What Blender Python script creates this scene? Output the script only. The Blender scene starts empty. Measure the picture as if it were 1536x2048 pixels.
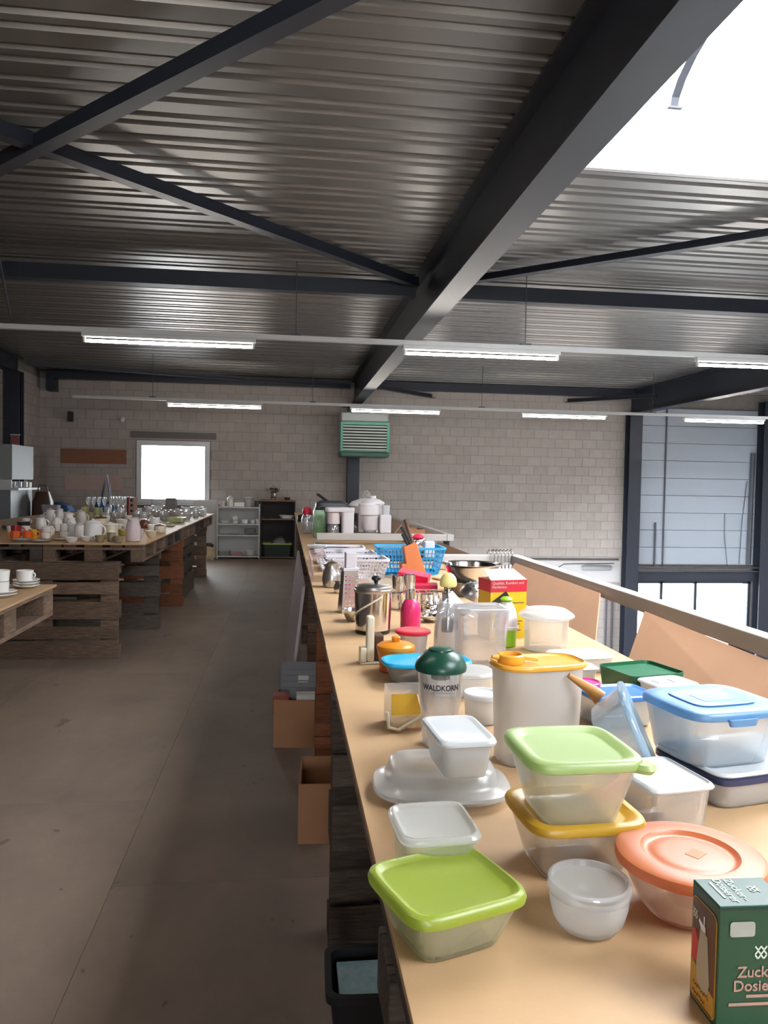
import bpy, bmesh, math, random
from mathutils import Vector, Matrix

# ------------------------------------------------------------------ camera, world, exposure
S = bpy.context.scene
COL = S.collection
PI = math.pi
rnd = random.Random(11)

cam_d = bpy.data.cameras.new('camera')
cam = bpy.data.objects.new('camera', cam_d)
COL.objects.link(cam)
cam_d.sensor_fit = 'HORIZONTAL'
cam_d.sensor_width = 36.0
cam_d.lens = 36.0 * 1540.0 / 1536.0
cam_d.clip_start = 0.05
cam_d.clip_end = 200
# standing in the aisle at eye height 1.49 m, turned 7 degrees right, tipped 2 degrees down, rolled 1 degree
_ax = [((0.992086, -0.013356, -0.124845, 0.000000), (-0.124262, 0.037987, -0.991522, 0.000000), (0.017985, 0.999189, 0.036027, 1.490000), (0.000000, 0.000000, 0.000000, 1.000000))]
cam.matrix_world = Matrix(_ax[0])
S.camera = cam

S.view_settings.view_transform = 'Standard'
S.view_settings.look = 'None'
S.view_settings.gamma = 1.0
S.view_settings.use_curve_mapping = False
S.view_settings.exposure = 0.5

SKY = 22.0
world = bpy.data.worlds.new('overcast_sky')
S.world = world
world.use_nodes = True
_bg = world.node_tree.nodes['Background']
_bg.inputs['Color'].default_value = (0.90, 0.95, 1.0, 1)
_bg.inputs['Strength'].default_value = SKY
TUBE = 45.0

S.cycles.max_bounces = 8
S.cycles.diffuse_bounces = 4
S.cycles.glossy_bounces = 4
S.cycles.transmission_bounces = 6
S.cycles.transparent_max_bounces = 18
S.cycles.use_denoising = True
S.cycles.use_adaptive_sampling = True
S.cycles.adaptive_threshold = 0.035
S.cycles.sample_clamp_indirect = 6.0
S.cycles.caustics_reflective = False
S.cycles.caustics_refractive = False


def portal(name, loc, rot, sx, sy):
    d = bpy.data.lights.new(name, 'AREA')
    d.shape = 'RECTANGLE'
    d.size = sx
    d.size_y = sy
    d.cycles.is_portal = True
    o = bpy.data.objects.new(name, d)
    o.location = loc
    o.rotation_euler = rot
    COL.objects.link(o)


# daylight comes in through these openings; portals only guide the sampling of the sky
SKYLIGHTS = [(1.62, 4.6, 2.12, 4.82), (8.3, 11.9, 2.12, 4.82), (8.3, 11.9, 9.32, 11.12), (1.62, 4.6, -2.38, .32)]  # only the first is in view; the others are added for more daylight
for _i, (xa, xb, ya, yb) in enumerate(SKYLIGHTS):
    portal('skylight_portal', ((xa + xb) / 2, (ya + yb) / 2, 4.45), (0, 0, 0), xb - xa, yb - ya)
portal('window_portal', (-2.235, 15.95, 1.65), (-PI / 2, 0, 0), 1.25, 1.12)
portal('added_window_portal', (-.1, -8.35, 1.75), (PI / 2, 0, 0), 2.6, 1.7)  # belongs to the added rear window
portal('glazing_portal', (8.75, 15.95, -1.75), (-PI / 2, 0, 0), 2.6, 2.5)

# ------------------------------------------------------------------ materials


def nmat(name):
    m = bpy.data.materials.new(name)
    m.use_nodes = True
    nt = m.node_tree
    for n in list(nt.nodes):
        if n.type not in ('OUTPUT_MATERIAL', 'BSDF_PRINCIPLED'):
            nt.nodes.remove(n)
    return m, nt, nt.nodes['Principled BSDF'], nt.nodes['Material Output']


def c4(c):
    return (c[0], c[1], c[2], 1)


def srgb(r, g, b):
    f = lambda u: (u / 255 / 12.92) if u / 255 <= .04045 else ((u / 255 + .055) / 1.055) ** 2.4
    return (f(r), f(g), f(b))


def mat(name, col, rough=0.5, metal=0.0, var=0.0, scale=6.0, stretch=(1, 1, 1), bump=0.0, bscale=40.0, rand=0.0, spec=0.5, col2=None):
    """plain procedural material: colour with noise variation, random per object, optional fine bump"""
    m, nt, b, out = nmat(name)
    N, L = nt.nodes.new, nt.links.new
    b.inputs['Roughness'].default_value = rough
    b.inputs['Metallic'].default_value = metal
    b.inputs['Specular IOR Level'].default_value = spec
    b.inputs['Base Color'].default_value = c4(col)
    src = None
    tc = N('ShaderNodeTexCoord')
    mp = N('ShaderNodeMapping')
    mp.inputs['Scale'].default_value = stretch
    L(tc.outputs['Object'], mp.inputs['Vector'])
    if var or col2:
        nz = N('ShaderNodeTexNoise')
        nz.inputs['Scale'].default_value = scale
        nz.inputs['Detail'].default_value = 6
        nz.inputs['Roughness'].default_value = .65
        L(mp.outputs['Vector'], nz.inputs['Vector'])
        if rand:
            oi = N('ShaderNodeObjectInfo')
            ml = N('ShaderNodeMath'); ml.operation = 'MULTIPLY'; ml.inputs[1].default_value = 37.0
            L(oi.outputs['Random'], ml.inputs[0])
            ad = N('ShaderNodeVectorMath'); ad.operation = 'ADD'
            L(mp.outputs['Vector'], ad.inputs[0]); L(ml.outputs[0], ad.inputs[1])
            L(ad.outputs[0], nz.inputs['Vector'])
        rp = N('ShaderNodeValToRGB')
        rp.color_ramp.elements[0].position = .3
        rp.color_ramp.elements[1].position = .72
        a = col if col2 else tuple(x * (1 - var) for x in col)
        z = col2 if col2 else tuple(min(1, x * (1 + var)) for x in col)
        rp.color_ramp.elements[0].color = c4(a)
        rp.color_ramp.elements[1].color = c4(z)
        L(nz.outputs['Fac'], rp.inputs['Fac'])
        src = rp.outputs['Color']
    if rand:
        oi = N('ShaderNodeObjectInfo')
        mr = N('ShaderNodeMapRange')
        mr.inputs['To Min'].default_value = 1 - rand
        mr.inputs['To Max'].default_value = 1 + rand
        L(oi.outputs['Random'], mr.inputs['Value'])
        hs = N('ShaderNodeHueSaturation')
        if src: L(src, hs.inputs['Color'])
        else: hs.inputs['Color'].default_value = c4(col)
        L(mr.outputs[0], hs.inputs['Value'])
        src = hs.outputs['Color']
    if src:
        L(src, b.inputs['Base Color'])
    if bump:
        n2 = N('ShaderNodeTexNoise'); n2.inputs['Scale'].default_value = bscale; n2.inputs['Detail'].default_value = 4
        L(mp.outputs['Vector'], n2.inputs['Vector'])
        bp = N('ShaderNodeBump'); bp.inputs['Strength'].default_value = bump; bp.inputs['Distance'].default_value = .01
        L(n2.outputs['Fac'], bp.inputs['Height']); L(bp.outputs[0], b.inputs['Normal'])
    return m


def clear(name, col, see=0.6, rough=0.25, gloss=0.12, white=None, tlu=.5):
    """frosted / clear plastic or glass sheet: see-through share, the rest diffuse and translucent, with a glossy coat"""
    m, nt, b, out = nmat(name)
    nt.nodes.remove(b)
    N, L = nt.nodes.new, nt.links.new
    t = N('ShaderNodeBsdfTransparent'); t.inputs[0].default_value = c4(tuple(1 - (1 - x) * .35 for x in col))
    d = N('ShaderNodeBsdfDiffuse'); d.inputs[0].default_value = c4(white or col)
    tl = N('ShaderNodeBsdfTranslucent'); tl.inputs[0].default_value = c4(white or col)
    g = N('ShaderNodeBsdfGlossy'); g.inputs['Roughness'].default_value = rough; g.inputs[0].default_value = (1, 1, 1, 1)
    m1 = N('ShaderNodeMixShader'); m1.inputs[0].default_value = tlu
    L(d.outputs[0], m1.inputs[1]); L(tl.outputs[0], m1.inputs[2])
    m2 = N('ShaderNodeMixShader'); m2.inputs[0].default_value = see
    L(m1.outputs[0], m2.inputs[1]); L(t.outputs[0], m2.inputs[2])
    fr = N('ShaderNodeLayerWeight'); fr.inputs['Blend'].default_value = .25
    mm = N('ShaderNodeMath'); mm.operation = 'MULTIPLY_ADD'; mm.inputs[1].default_value = .55; mm.inputs[2].default_value = gloss * .35
    L(fr.outputs['Fresnel'], mm.inputs[0])
    m3 = N('ShaderNodeMixShader')
    L(mm.outputs[0], m3.inputs[0]); L(m2.outputs[0], m3.inputs[1]); L(g.outputs[0], m3.inputs[2])
    L(m3.outputs[0], out.inputs['Surface'])
    return m


def glow(name, col, strength):
    m, nt, b, out = nmat(name)
    b.inputs['Base Color'].default_value = (.8, .8, .8, 1)
    b.inputs['Emission Color'].default_value = c4(col)
    b.inputs['Emission Strength'].default_value = strength
    return m


def wood(name, base, dark, rand=.25, rough=.8):
    return mat(name, dark, rough, 0, 0, 5.0, (2.2, 22, 22), .35, 30, rand, .25, col2=base)


M = {}


def floor_mat():
    """worn grey-brown floor board with scuffs and dark spots"""
    m = mat('floor_board', srgb(140, 121, 105), .62, 0, 0, 1.6, (1, .6, 1), .12, 30, .03, .35, col2=srgb(110, 95, 85))
    nt = m.node_tree; N, L = nt.nodes.new, nt.links.new
    b = nt.nodes['Principled BSDF']
    src = b.inputs['Base Color'].links[0].from_socket
    gp = N('ShaderNodeNewGeometry')
    mp = N('ShaderNodeMapping'); mp.inputs['Scale'].default_value = (1.0, .55, 1)
    L(gp.outputs['Position'], mp.inputs['Vector'])
    n1 = N('ShaderNodeTexNoise'); n1.inputs['Scale'].default_value = 3.2; n1.inputs['Detail'].default_value = 5; n1.inputs['Roughness'].default_value = .6
    L(mp.outputs['Vector'], n1.inputs['Vector'])
    r1 = N('ShaderNodeValToRGB'); r1.color_ramp.elements[0].position = .665; r1.color_ramp.elements[1].position = .70
    L(n1.outputs['Fac'], r1.inputs['Fac'])
    n2 = N('ShaderNodeTexNoise'); n2.inputs['Scale'].default_value = 11; n2.inputs['Detail'].default_value = 2
    L(mp.outputs['Vector'], n2.inputs['Vector'])
    r2 = N('ShaderNodeValToRGB'); r2.color_ramp.elements[0].position = .72; r2.color_ramp.elements[1].position = .74
    L(n2.outputs['Fac'], r2.inputs['Fac'])
    mx = N('ShaderNodeMath'); mx.operation = 'MAXIMUM'
    L(r1.outputs[0], mx.inputs[0]); L(r2.outputs[0], mx.inputs[1])
    sc = N('ShaderNodeMath'); sc.operation = 'MULTIPLY'; sc.inputs[1].default_value = .55
    L(mx.outputs[0], sc.inputs[0])
    mi = N('ShaderNodeMix'); mi.data_type = 'RGBA'
    mi.inputs['B'].default_value = c4(srgb(70, 60, 56))
    L(sc.outputs[0], mi.inputs['Factor']); L(src, mi.inputs['A'])
    L(mi.outputs['Result'], b.inputs['Base Color'])
    return m


M['block'] = mat('sand_lime_block', srgb(170, 161, 155), .85, 0, .06, 5, bump=.25, bscale=60, rand=.05)
M['mortar'] = mat('mortar', srgb(130, 123, 118), .9, 0, .1, 9)
M['blackboard'] = mat('steel_paint', srgb(43, 47, 57), .45, 0, .06, 3, spec=.4)
M['steel_paint'] = M['blackboard']
M['deck'] = mat('galvanised_deck', srgb(124, 122, 120), .36, .6, .03, 1.2, (.3, 3, 3), rand=.03)
M['roof'] = mat('roof_board', srgb(120, 118, 115), .9)
M['floor'] = floor_mat()
M['floor_gap'] = mat('floor_gap', srgb(40, 34, 30), .9)
M['hall_floor'] = mat('hall_concrete', srgb(172, 170, 168), .6, 0, .06, 2)
M['hardboard'] = mat('hardboard', srgb(186, 151, 112), .55, 0, .07, 4, bump=.06, bscale=80, rand=.03, spec=.35)
M['hardboard_lean'] = mat('leaning_hardboard', srgb(194, 150, 118), .6, 0, .06, 3, rand=.04, spec=.3)
M['pallet'] = wood('pallet_wood', srgb(142, 118, 98), srgb(88, 70, 60))
M['pallet_red'] = wood('pallet_wood_red', srgb(150, 96, 66), srgb(104, 62, 44))
M['pallet_grey'] = wood('pallet_wood_grey', srgb(104, 92, 82), srgb(62, 54, 48))
M['rail'] = mat('rail_paint', srgb(186, 180, 174), .45, 0, .03, 4)
M['white_metal'] = mat('white_metal', srgb(208, 208, 206), .45, .0, .02)
M['tube'] = glow('fluorescent_tube', (1.0, .92, .84), TUBE)
M['pvc'] = mat('white_frame', srgb(214, 214, 216), .4)
M['greypanel'] = mat('grey_cladding', srgb(158, 166, 176), .5, .1, .03, 1.5, rand=.03)
M['pipe'] = mat('dark_pipe', srgb(70, 72, 78), .45, .3)
M['glass'] = clear('window_glass', (.97, .99, 1), .97, .02, .1)
M['dome'] = clear('skylight_dome', (.97, .98, 1), .8, .2, .05)
M['heater'] = mat('heater_green', srgb(62, 158, 128), .4, 0, .03)
M['heater_dark'] = mat('heater_dark_green', srgb(28, 74, 60), .4)
M['heater_grey'] = mat('heater_grey', srgb(150, 156, 154), .4, .2)
M['slat'] = mat('heater_slat', srgb(188, 196, 190), .4, .1)
M['black'] = mat('black_plastic', srgb(30, 30, 32), .35)
M['dark_hole'] = mat('dark_inside', srgb(18, 18, 18), .9)

# ------------------------------------------------------------------ mesh helpers


class MB:
    def __init__(s):
        s.v = []; s.f = []; s.mi = []; s.m = 0

    def add(s, vs, fs):
        o = len(s.v)
        s.v += [tuple(x) for x in vs]
        s.f += [tuple(i + o for i in f) for f in fs]
        s.mi += [s.m] * len(fs)
        return s

    def box(s, x0, y0, z0, x1, y1, z1):
        return s.add([(x0, y0, z0), (x1, y0, z0), (x1, y1, z0), (x0, y1, z0), (x0, y0, z1), (x1, y0, z1), (x1, y1, z1), (x0, y1, z1)],
                     [(3, 2, 1, 0), (4, 5, 6, 7), (0, 1, 5, 4), (1, 2, 6, 5), (2, 3, 7, 6), (3, 0, 4, 7)])

    def cbox(s, cx, cy, cz, sx, sy, sz):
        return s.box(cx - sx / 2, cy - sy / 2, cz - sz / 2, cx + sx / 2, cy + sy / 2, cz + sz / 2)

    def loft(s, secs, cap0=True, cap1=True, seg=40, close=False):
        """secs: (hx, hy, z, n[, ox, oy]) superelliptic sections; n = 2 round, larger = squarer"""
        rings = []
        for q in secs:
            hx, hy, z, n = q[:4]
            ox, oy = (q[4], q[5]) if len(q) > 4 else (0, 0)
            r = []
            for i in range(seg):
                a = 2 * PI * (i + .5) / seg
                ca, sa = math.cos(a), math.sin(a)
                e = 2.0 / n
                r.append((ox + hx * math.copysign(abs(ca) ** e, ca), oy + hy * math.copysign(abs(sa) ** e, sa), z))
            rings.append(r)
        vs = [p for r in rings for p in r]
        fs = []
        for k in range(len(rings) - 1):
            for i in range(seg):
                j = (i + 1) % seg
                fs.append((k * seg + i, k * seg + j, (k + 1) * seg + j, (k + 1) * seg + i))
        if cap0: fs.append(tuple(range(seg - 1, -1, -1)))
        if cap1: fs.append(tuple((len(rings) - 1) * seg + i for i in range(seg)))
        return s.add(vs, fs)

    def lathe(s, prof, seg=28, cap0=True, cap1=True, ox=0, oy=0):
        return s.loft([(max(r, 1e-4), max(r, 1e-4), z, 2, ox, oy) for r, z in prof], cap0, cap1, seg)

    def tube(s, pts, r, seg=8, caps=True, closed=False):
        pts = [Vector(p) for p in pts]
        rs = r if isinstance(r, (list, tuple)) else [r] * len(pts)
        vs, fs = [], []
        up = None
        n = len(pts)
        for i, p in enumerate(pts):
            a = pts[(i - 1) % n] if (closed or i > 0) else p
            b = pts[(i + 1) % n] if (closed or i < n - 1) else p
            t = (b - a).normalized()
            if up is None:
                up = Vector((0, 0, 1)) if abs(t.z) < .9 else Vector((1, 0, 0))
            u = (up - t * up.dot(t))
            u = u.normalized() if u.length > 1e-5 else t.orthogonal().normalized()
            up = u
            w = t.cross(u)
            for k in range(seg):
                g = 2 * PI * k / seg
                vs.append(p + (u * math.cos(g) + w * math.sin(g)) * rs[i])
        m = n if closed else n - 1
        for i in range(m):
            for k in range(seg):
                l = (k + 1) % seg
                i2 = (i + 1) % n
                fs.append((i * seg + k, i * seg + l, i2 * seg + l, i2 * seg + k))
        if caps and not closed:
            fs.append(tuple(range(seg - 1, -1, -1)))
            fs.append(tuple((n - 1) * seg + k for k in range(seg)))
        return s.add(vs, fs)

    def bar(s, a, b, w, h, up=(0, 0, 1)):
        """rectangular bar from a to b"""
        a, b = Vector(a), Vector(b)
        t = (b - a).normalized()
        u = Vector(up); u = (u - t * u.dot(t)).normalized()
        r = t.cross(u)
        vs = []
        for p in (a, b):
            for sx, sz in ((-1, -1), (1, -1), (1, 1), (-1, 1)):
                vs.append(p + r * (sx * w / 2) + u * (sz * h / 2))
        return s.add(vs, [(3, 2, 1, 0), (4, 5, 6, 7), (0, 1, 5, 4), (1, 2, 6, 5), (2, 3, 7, 6), (3, 0, 4, 7)])

    def prism(s, poly, z0, z1):
        n = len(poly)
        return s.add([(x, y, z0) for x, y in poly] + [(x, y, z1) for x, y in poly],
                     [tuple(range(n - 1, -1, -1)), tuple(range(n, 2 * n))] + [(i, (i + 1) % n, n + (i + 1) % n, n + i) for i in range(n)])

    def xf(s, mtx):
        s.v = [tuple(mtx @ Vector(p)) for p in s.v]
        return s

    def mesh(s, name, mats, smooth=True, bevel=0, angle=40, bseg=2):
        me = bpy.data.meshes.new(name)
        me.from_pydata(s.v, [], s.f)
        if not isinstance(mats, (list, tuple)): mats = [mats]
        for m in mats:
            me.materials.append(M[m] if isinstance(m, str) else m)
        if len(mats) > 1:
            for p, i in zip(me.polygons, s.mi): p.material_index = i
        bm = bmesh.new(); bm.from_mesh(me)
        bmesh.ops.recalc_face_normals(bm, faces=bm.faces)
        if bevel:
            es = [e for e in bm.edges if len(e.link_faces) == 2 and e.calc_face_angle(0) > .6]
            bmesh.ops.bevel(bm, geom=es, offset=bevel, segments=bseg, affect='EDGES', profile=.5)
        bm.to_mesh(me); bm.free()
        if smooth:
            for p in me.polygons: p.use_smooth = True
            me.set_sharp_from_angle(angle=math.radians(angle))
        return me

    def build(s, name, mats, parent=None, loc=(0, 0, 0), rot=(0, 0, 0), smooth=True, bevel=0, angle=40):
        return obj(name, s.mesh(name, mats, smooth, bevel, angle), parent, loc, rot)


def obj(name, me, parent=None, loc=(0, 0, 0), rot=(0, 0, 0)):
    o = bpy.data.objects.new(name, me)
    COL.objects.link(o)
    o.parent = parent
    o.location = loc
    o.rotation_euler = rot
    return o


def tag(o, label, cat, group=None):
    o['label'] = label
    o['category'] = cat
    if group: o['group'] = group
    return o


def thing(name, label, cat, loc=(0, 0, 0), rz=0, group=None, rot=None):
    o = bpy.data.objects.new(name, None)
    o.empty_display_size = .05
    COL.objects.link(o)
    o.location = loc
    o.rotation_euler = rot or (0, 0, math.radians(rz))
    return tag(o, label, cat, group)


def struct(o):
    o['kind'] = 'structure'
    return o


KIDS = {}


def dup(o, loc=None, rz=None, label=None, parent=None):
    """copy of a thing with its parts and sub-parts (mesh data shared)"""
    c = o.copy(); COL.objects.link(c)
    c.parent = parent
    for ch in list(o.children): dup(ch, parent=c)
    if loc is not None: c.location = loc
    if rz is not None: c.rotation_euler = (c.rotation_euler[0], c.rotation_euler[1], math.radians(rz))
    if label: c['label'] = label
    return c


def text_mesh(name, txt, size, m, extrude=.0003, align='CENTER', shear=0.0, bold=0.0, spacing=1.0):
    cu = bpy.data.curves.new(name, 'FONT')
    cu.body = txt; cu.size = size; cu.extrude = extrude; cu.align_x = align; cu.align_y = 'CENTER'
    cu.shear = shear; cu.offset = bold; cu.space_character = spacing; cu.resolution_u = 3
    o = bpy.data.objects.new(name, cu); COL.objects.link(o)
    dg = bpy.context.evaluated_depsgraph_get()
    me = bpy.data.meshes.new_from_object(o.evaluated_get(dg))
    bpy.data.objects.remove(o)
    me.materials.clear(); me.materials.append(M[m] if isinstance(m, str) else m)
    return me
# ------------------------------------------------------------------ the hall: walls, floor, roof
XL, XR, YF, YB = -4.75, 14.0, -8.0, 15.6
ZH = -3.2          # ground floor of the hall below the mezzanine
ZD = 3.55          # underside of the roof deck
XE = 1.55          # edge of the mezzanine floor
WX0, WX1, WZ0, WZ1 = -2.86, -1.61, 1.10, 2.19
GX0, GX1, GZ0, GZ1 = 7.42, 10.05, -3.0, -0.47

# --- back wall, left bay with the window
mb = MB()
mb.box(XL - .3, YB, -.3, WX0, YB + .3, 3.9).box(WX1, YB, -.3, 1.3, YB + .3, 3.9)
mb.box(WX0, YB, -.3, WX1, YB + .3, WZ0).box(WX0, YB, WZ1, WX1, YB + .3, 3.9)
wall_l = struct(mb.build('wall_back_left', 'mortar', smooth=False))
# --- back wall, right bay
wall_r = struct(MB().box(1.3, YB, ZH - .2, 7.3, YB + .3, 3.9).build('wall_back_right', 'mortar', smooth=False))
# --- left wall, the others out of view
wall_w = struct(MB().box(XL - .3, YF, -.3, XL, YB + .3, 3.9).build('wall_left', 'mortar', smooth=False))
mb = MB().box(XL - .3, YF - .3, ZH - .2, -1.4, YF, 3.9).box(1.2, YF - .3, ZH - .2, XR + .3, YF, 3.9).box(-1.4, YF - .3, ZH - .2, 1.2, YF, .9).box(-1.4, YF - .3, 2.6, 1.2, YF, 3.9)
struct(mb.build('wall_front', 'block', smooth=False))
w7 = MB().box(-1.4, YF - .2, .9, -1.33, YF - .1, 2.6).box(1.13, YF - .2, .9, 1.2, YF - .1, 2.6).box(-1.33, YF - .2, .9, 1.13, YF - .1, .97).box(-1.33, YF - .2, 2.53, 1.13, YF - .1, 2.6).box(-.14, YF - .2, .97, -.06, YF - .1, 2.53)
w7 = struct(w7.build('window_7', 'pvc', smooth=False))  # unseen window, added as daylight fill on camera-facing sides
for a, b in ((-1.33, -.14), (-.06, 1.13)): MB().box(a, YF - .16, .97, b, YF - .15, 2.53).build('pane', 'glass', w7, smooth=False)
struct(MB().box(XR, YF, ZH - .2, XR + .3, YB + .3, 3.9).build('wall_right', 'block', smooth=False))

BH, BL, JT = .19, .30, .007
_bc = {}


def block_mesh(ln, along):
    k = (round(ln, 3), along)
    if k not in _bc:
        if along == 'x': _bc[k] = MB().box(JT / 2, -.006, JT / 2, ln - JT / 2, .004, BH - JT / 2).mesh('block', 'block', smooth=False)
        else: _bc[k] = MB().box(-.004, JT / 2, JT / 2, .006, ln - JT / 2, BH - JT / 2).mesh('block', 'block', smooth=False)
    return _bc[k]


def courses(parent, u0, u1, z0, z1, along, plane, holes, keep):
    """running-bond blocks; the ones that show are objects of their own, the rest one joined part"""
    rest = MB(); n = 0
    out = []
    k = 0
    z = z0
    while z + BH <= z1 + 1e-6:
        off = BL / 2 if k % 2 else 0
        spans = [(u0, u1)]
        for h0, h1, hz0, hz1 in holes:
            if z + BH > hz0 + .02 and z < hz1 - .02:
                new = []
                for a, b in spans:
                    if h0 > a: new.append((a, min(b, h0)))
                    if h1 < b: new.append((max(a, h1), b))
                spans = new
        for a, b in spans:
            u = math.floor((a - off) / BL) * BL + off
            while u < b - 1e-6:
                p, q = max(u, a), min(u + BL, b)
                if q - p > .04: out.append((p, q - p, z))
                u += BL
        z += BH; k += 1
    out.sort(key=lambda t: abs(t[2] - keep[0]))
    for i, (u, ln, z) in enumerate(out):
        if i < keep[1]:
            obj('block', block_mesh(ln, along), parent, (u, plane, z) if along == 'x' else (plane, u, z))
        elif along == 'x':
            rest.box(u + JT / 2, plane - .006, z + JT / 2, u + ln - JT / 2, plane + .004, z + BH - JT / 2)
        else:
            rest.box(plane - .004, u + JT / 2, z + JT / 2, plane + .006, u + ln - JT / 2, z + BH - JT / 2)
    if rest.v:
        o = rest.build('block_courses', 'block', parent, smooth=False)
        o['kind'] = 'stuff'


courses(wall_l, XL, 1.3, .0, 3.5, 'x', YB, [(WX0 - .09, WX1 + .09, WZ0 - .09, WZ1 + .09)], (2.1, 290))
courses(wall_r, 1.3, 7.3, ZH, 3.5, 'x', YB, [], (1.25, 300))
courses(wall_w, 9.0, YB, .0, 3.5, 'y', XL, [], (2.0, 220))

# --- window: reveal, frame, pane, sill
w1 = MB()
fw = .075
w1.box(WX0 - .075, YB - .03, WZ0 - .06, WX0 + .02, YB + .2, WZ1 + .075).box(WX1 - .02, YB - .03, WZ0 - .06, WX1 + .075, YB + .2, WZ1 + .075)
w1.box(WX0 + .02, YB - .03, WZ1 - .02, WX1 - .02, YB + .2, WZ1 + .075).box(WX0 + .02, YB - .03, WZ0 - .06, WX1 - .02, YB + .2, WZ0 + .02)
w1 = struct(w1.build('window_1', 'pvc', smooth=False))
MB().box(WX0 + .021, YB + .1, WZ0 + .021, WX1 - .021, YB + .112, WZ1 - .021).build('pane', 'glass', w1, smooth=False)
MB().box(WX0 - .1, YB - .07, WZ0 - .10, WX1 + .1, YB - .007, WZ0 - .065).build('sill', 'pvc', w1, smooth=False, bevel=.004)
lint = MB().box(WX0 - .2, YB - .02, WZ1 + .12, WX1 + .2, YB - .0065, WZ1 + .25).build('trim_1', mat('lintel_grey', srgb(112, 108, 106), .8), smooth=False)
struct(lint)

# --- mezzanine floor: chipboard panels
fl = struct(MB().box(XL, YF, -.25, XE, YB, -.02).build('floor', 'floor_gap', smooth=False))
_pm = {}
for i in range(-4, 2):
    x0 = -.62 + i * 1.22
    off = 2.87 if i == 0 else (1.2 if i % 2 else 3.9)
    xa, xb = max(x0, XL), min(x0 + 1.22, XE)
    if xb - xa < .05: continue
    j = math.floor((YF - off) / 2.44)
    while off + j * 2.44 < YB:
        ya, yb = max(off + j * 2.44, YF), min(off + (j + 1) * 2.44, YB)
        k = (round(xb - xa, 3), round(yb - ya, 3))
        if k not in _pm: _pm[k] = MB().box(.0008, .0008, -.02, k[0] - .0008, k[1] - .0008, 0).mesh('floor_panel', 'floor', smooth=False)
        if yb - ya > .05: obj('floor_panel', _pm[k], fl, (xa, ya, 0))
        j += 1
struct(MB().box(XE, YF, -.45, XE + .12, YB, -.01).build('trim_2', 'steel_paint', smooth=False))
struct(MB().box(XL, YF, ZH - .2, XR, YB, ZH).build('floor_hall', 'hall_floor', smooth=False))

# --- roof slab with skylight openings
xs = sorted({XL, XR} | {v for s in SKYLIGHTS for v in s[:2]})
ys = sorted({YF, YB} | {v for s in SKYLIGHTS for v in s[2:]})
mb = MB()
for a, b in zip(xs, xs[1:]):
    for c, d in zip(ys, ys[1:]):
        if not any(s[0] - .001 <= a and b <= s[1] + .001 and s[2] - .001 <= c and d <= s[3] + .001 for s in SKYLIGHTS):
            mb.box(a, c, ZD + .115, b, d, ZD + .3)
ceil = struct(mb.build('ceiling', 'roof', smooth=False))

# trapezoidal steel deck, ribs along X, 0.3 m pitch, in sheets 0.9 m wide
PT = .30


def sheet_mesh(x0, x1, n):
    """n ribs of trapezoid deck from y = 0, low flange wide, top flange narrow"""
    pr = []
    for k in range(n):
        y = k * PT
        pr += [(y, 0), (y + .006, .045), (y + .04, .045), (y + .064, 0), (y + .115, 0), (y + .121, .045), (y + .155, .045), (y + .179, 0)]
    pr.append((n * PT, 0))
    vs = [(x0, y, z) for y, z in pr] + [(x1, y, z) for y, z in pr] + [(x0, y, z + .002) for y, z in pr] + [(x1, y, z + .002) for y, z in pr]
    m = len(pr)
    fs = []
    for i in range(m - 1):
        fs += [(i, i + 1, m + i + 1, m + i), (2 * m + i, 3 * m + i, 3 * m + i + 1, 2 * m + i + 1)]
    return MB().add(vs, fs).mesh('deck_sheet', 'deck', smooth=False)


_sm = {}
y = 4.82 - 13.5
while y < YB - .01:
    n = max(1, min(3, round((YB - y) / PT)))
    for bx0, bx1 in ((XL, 1.32), (1.32, 7.2), (7.2, XR)):
        pieces = [(bx0, bx1)]
        for s in SKYLIGHTS:
            if y + n * PT > s[2] + .05 and y < s[3] - .05:
                pieces = [(a, b) for p in pieces for a, b in ((p[0], min(p[1], s[0])), (max(p[0], s[1]), p[1])) if b - a > .05] if s[0] < bx1 and s[1] > bx0 else pieces
        for a, b in pieces:
            k = (round(a, 2), round(b, 2), n)
            if k not in _sm: _sm[k] = sheet_mesh(a, b, n)
            obj('deck_sheet', _sm[k], ceil, (0, y, ZD + .003 * (round(y * 10) % 2)))
    y += n * PT

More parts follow.
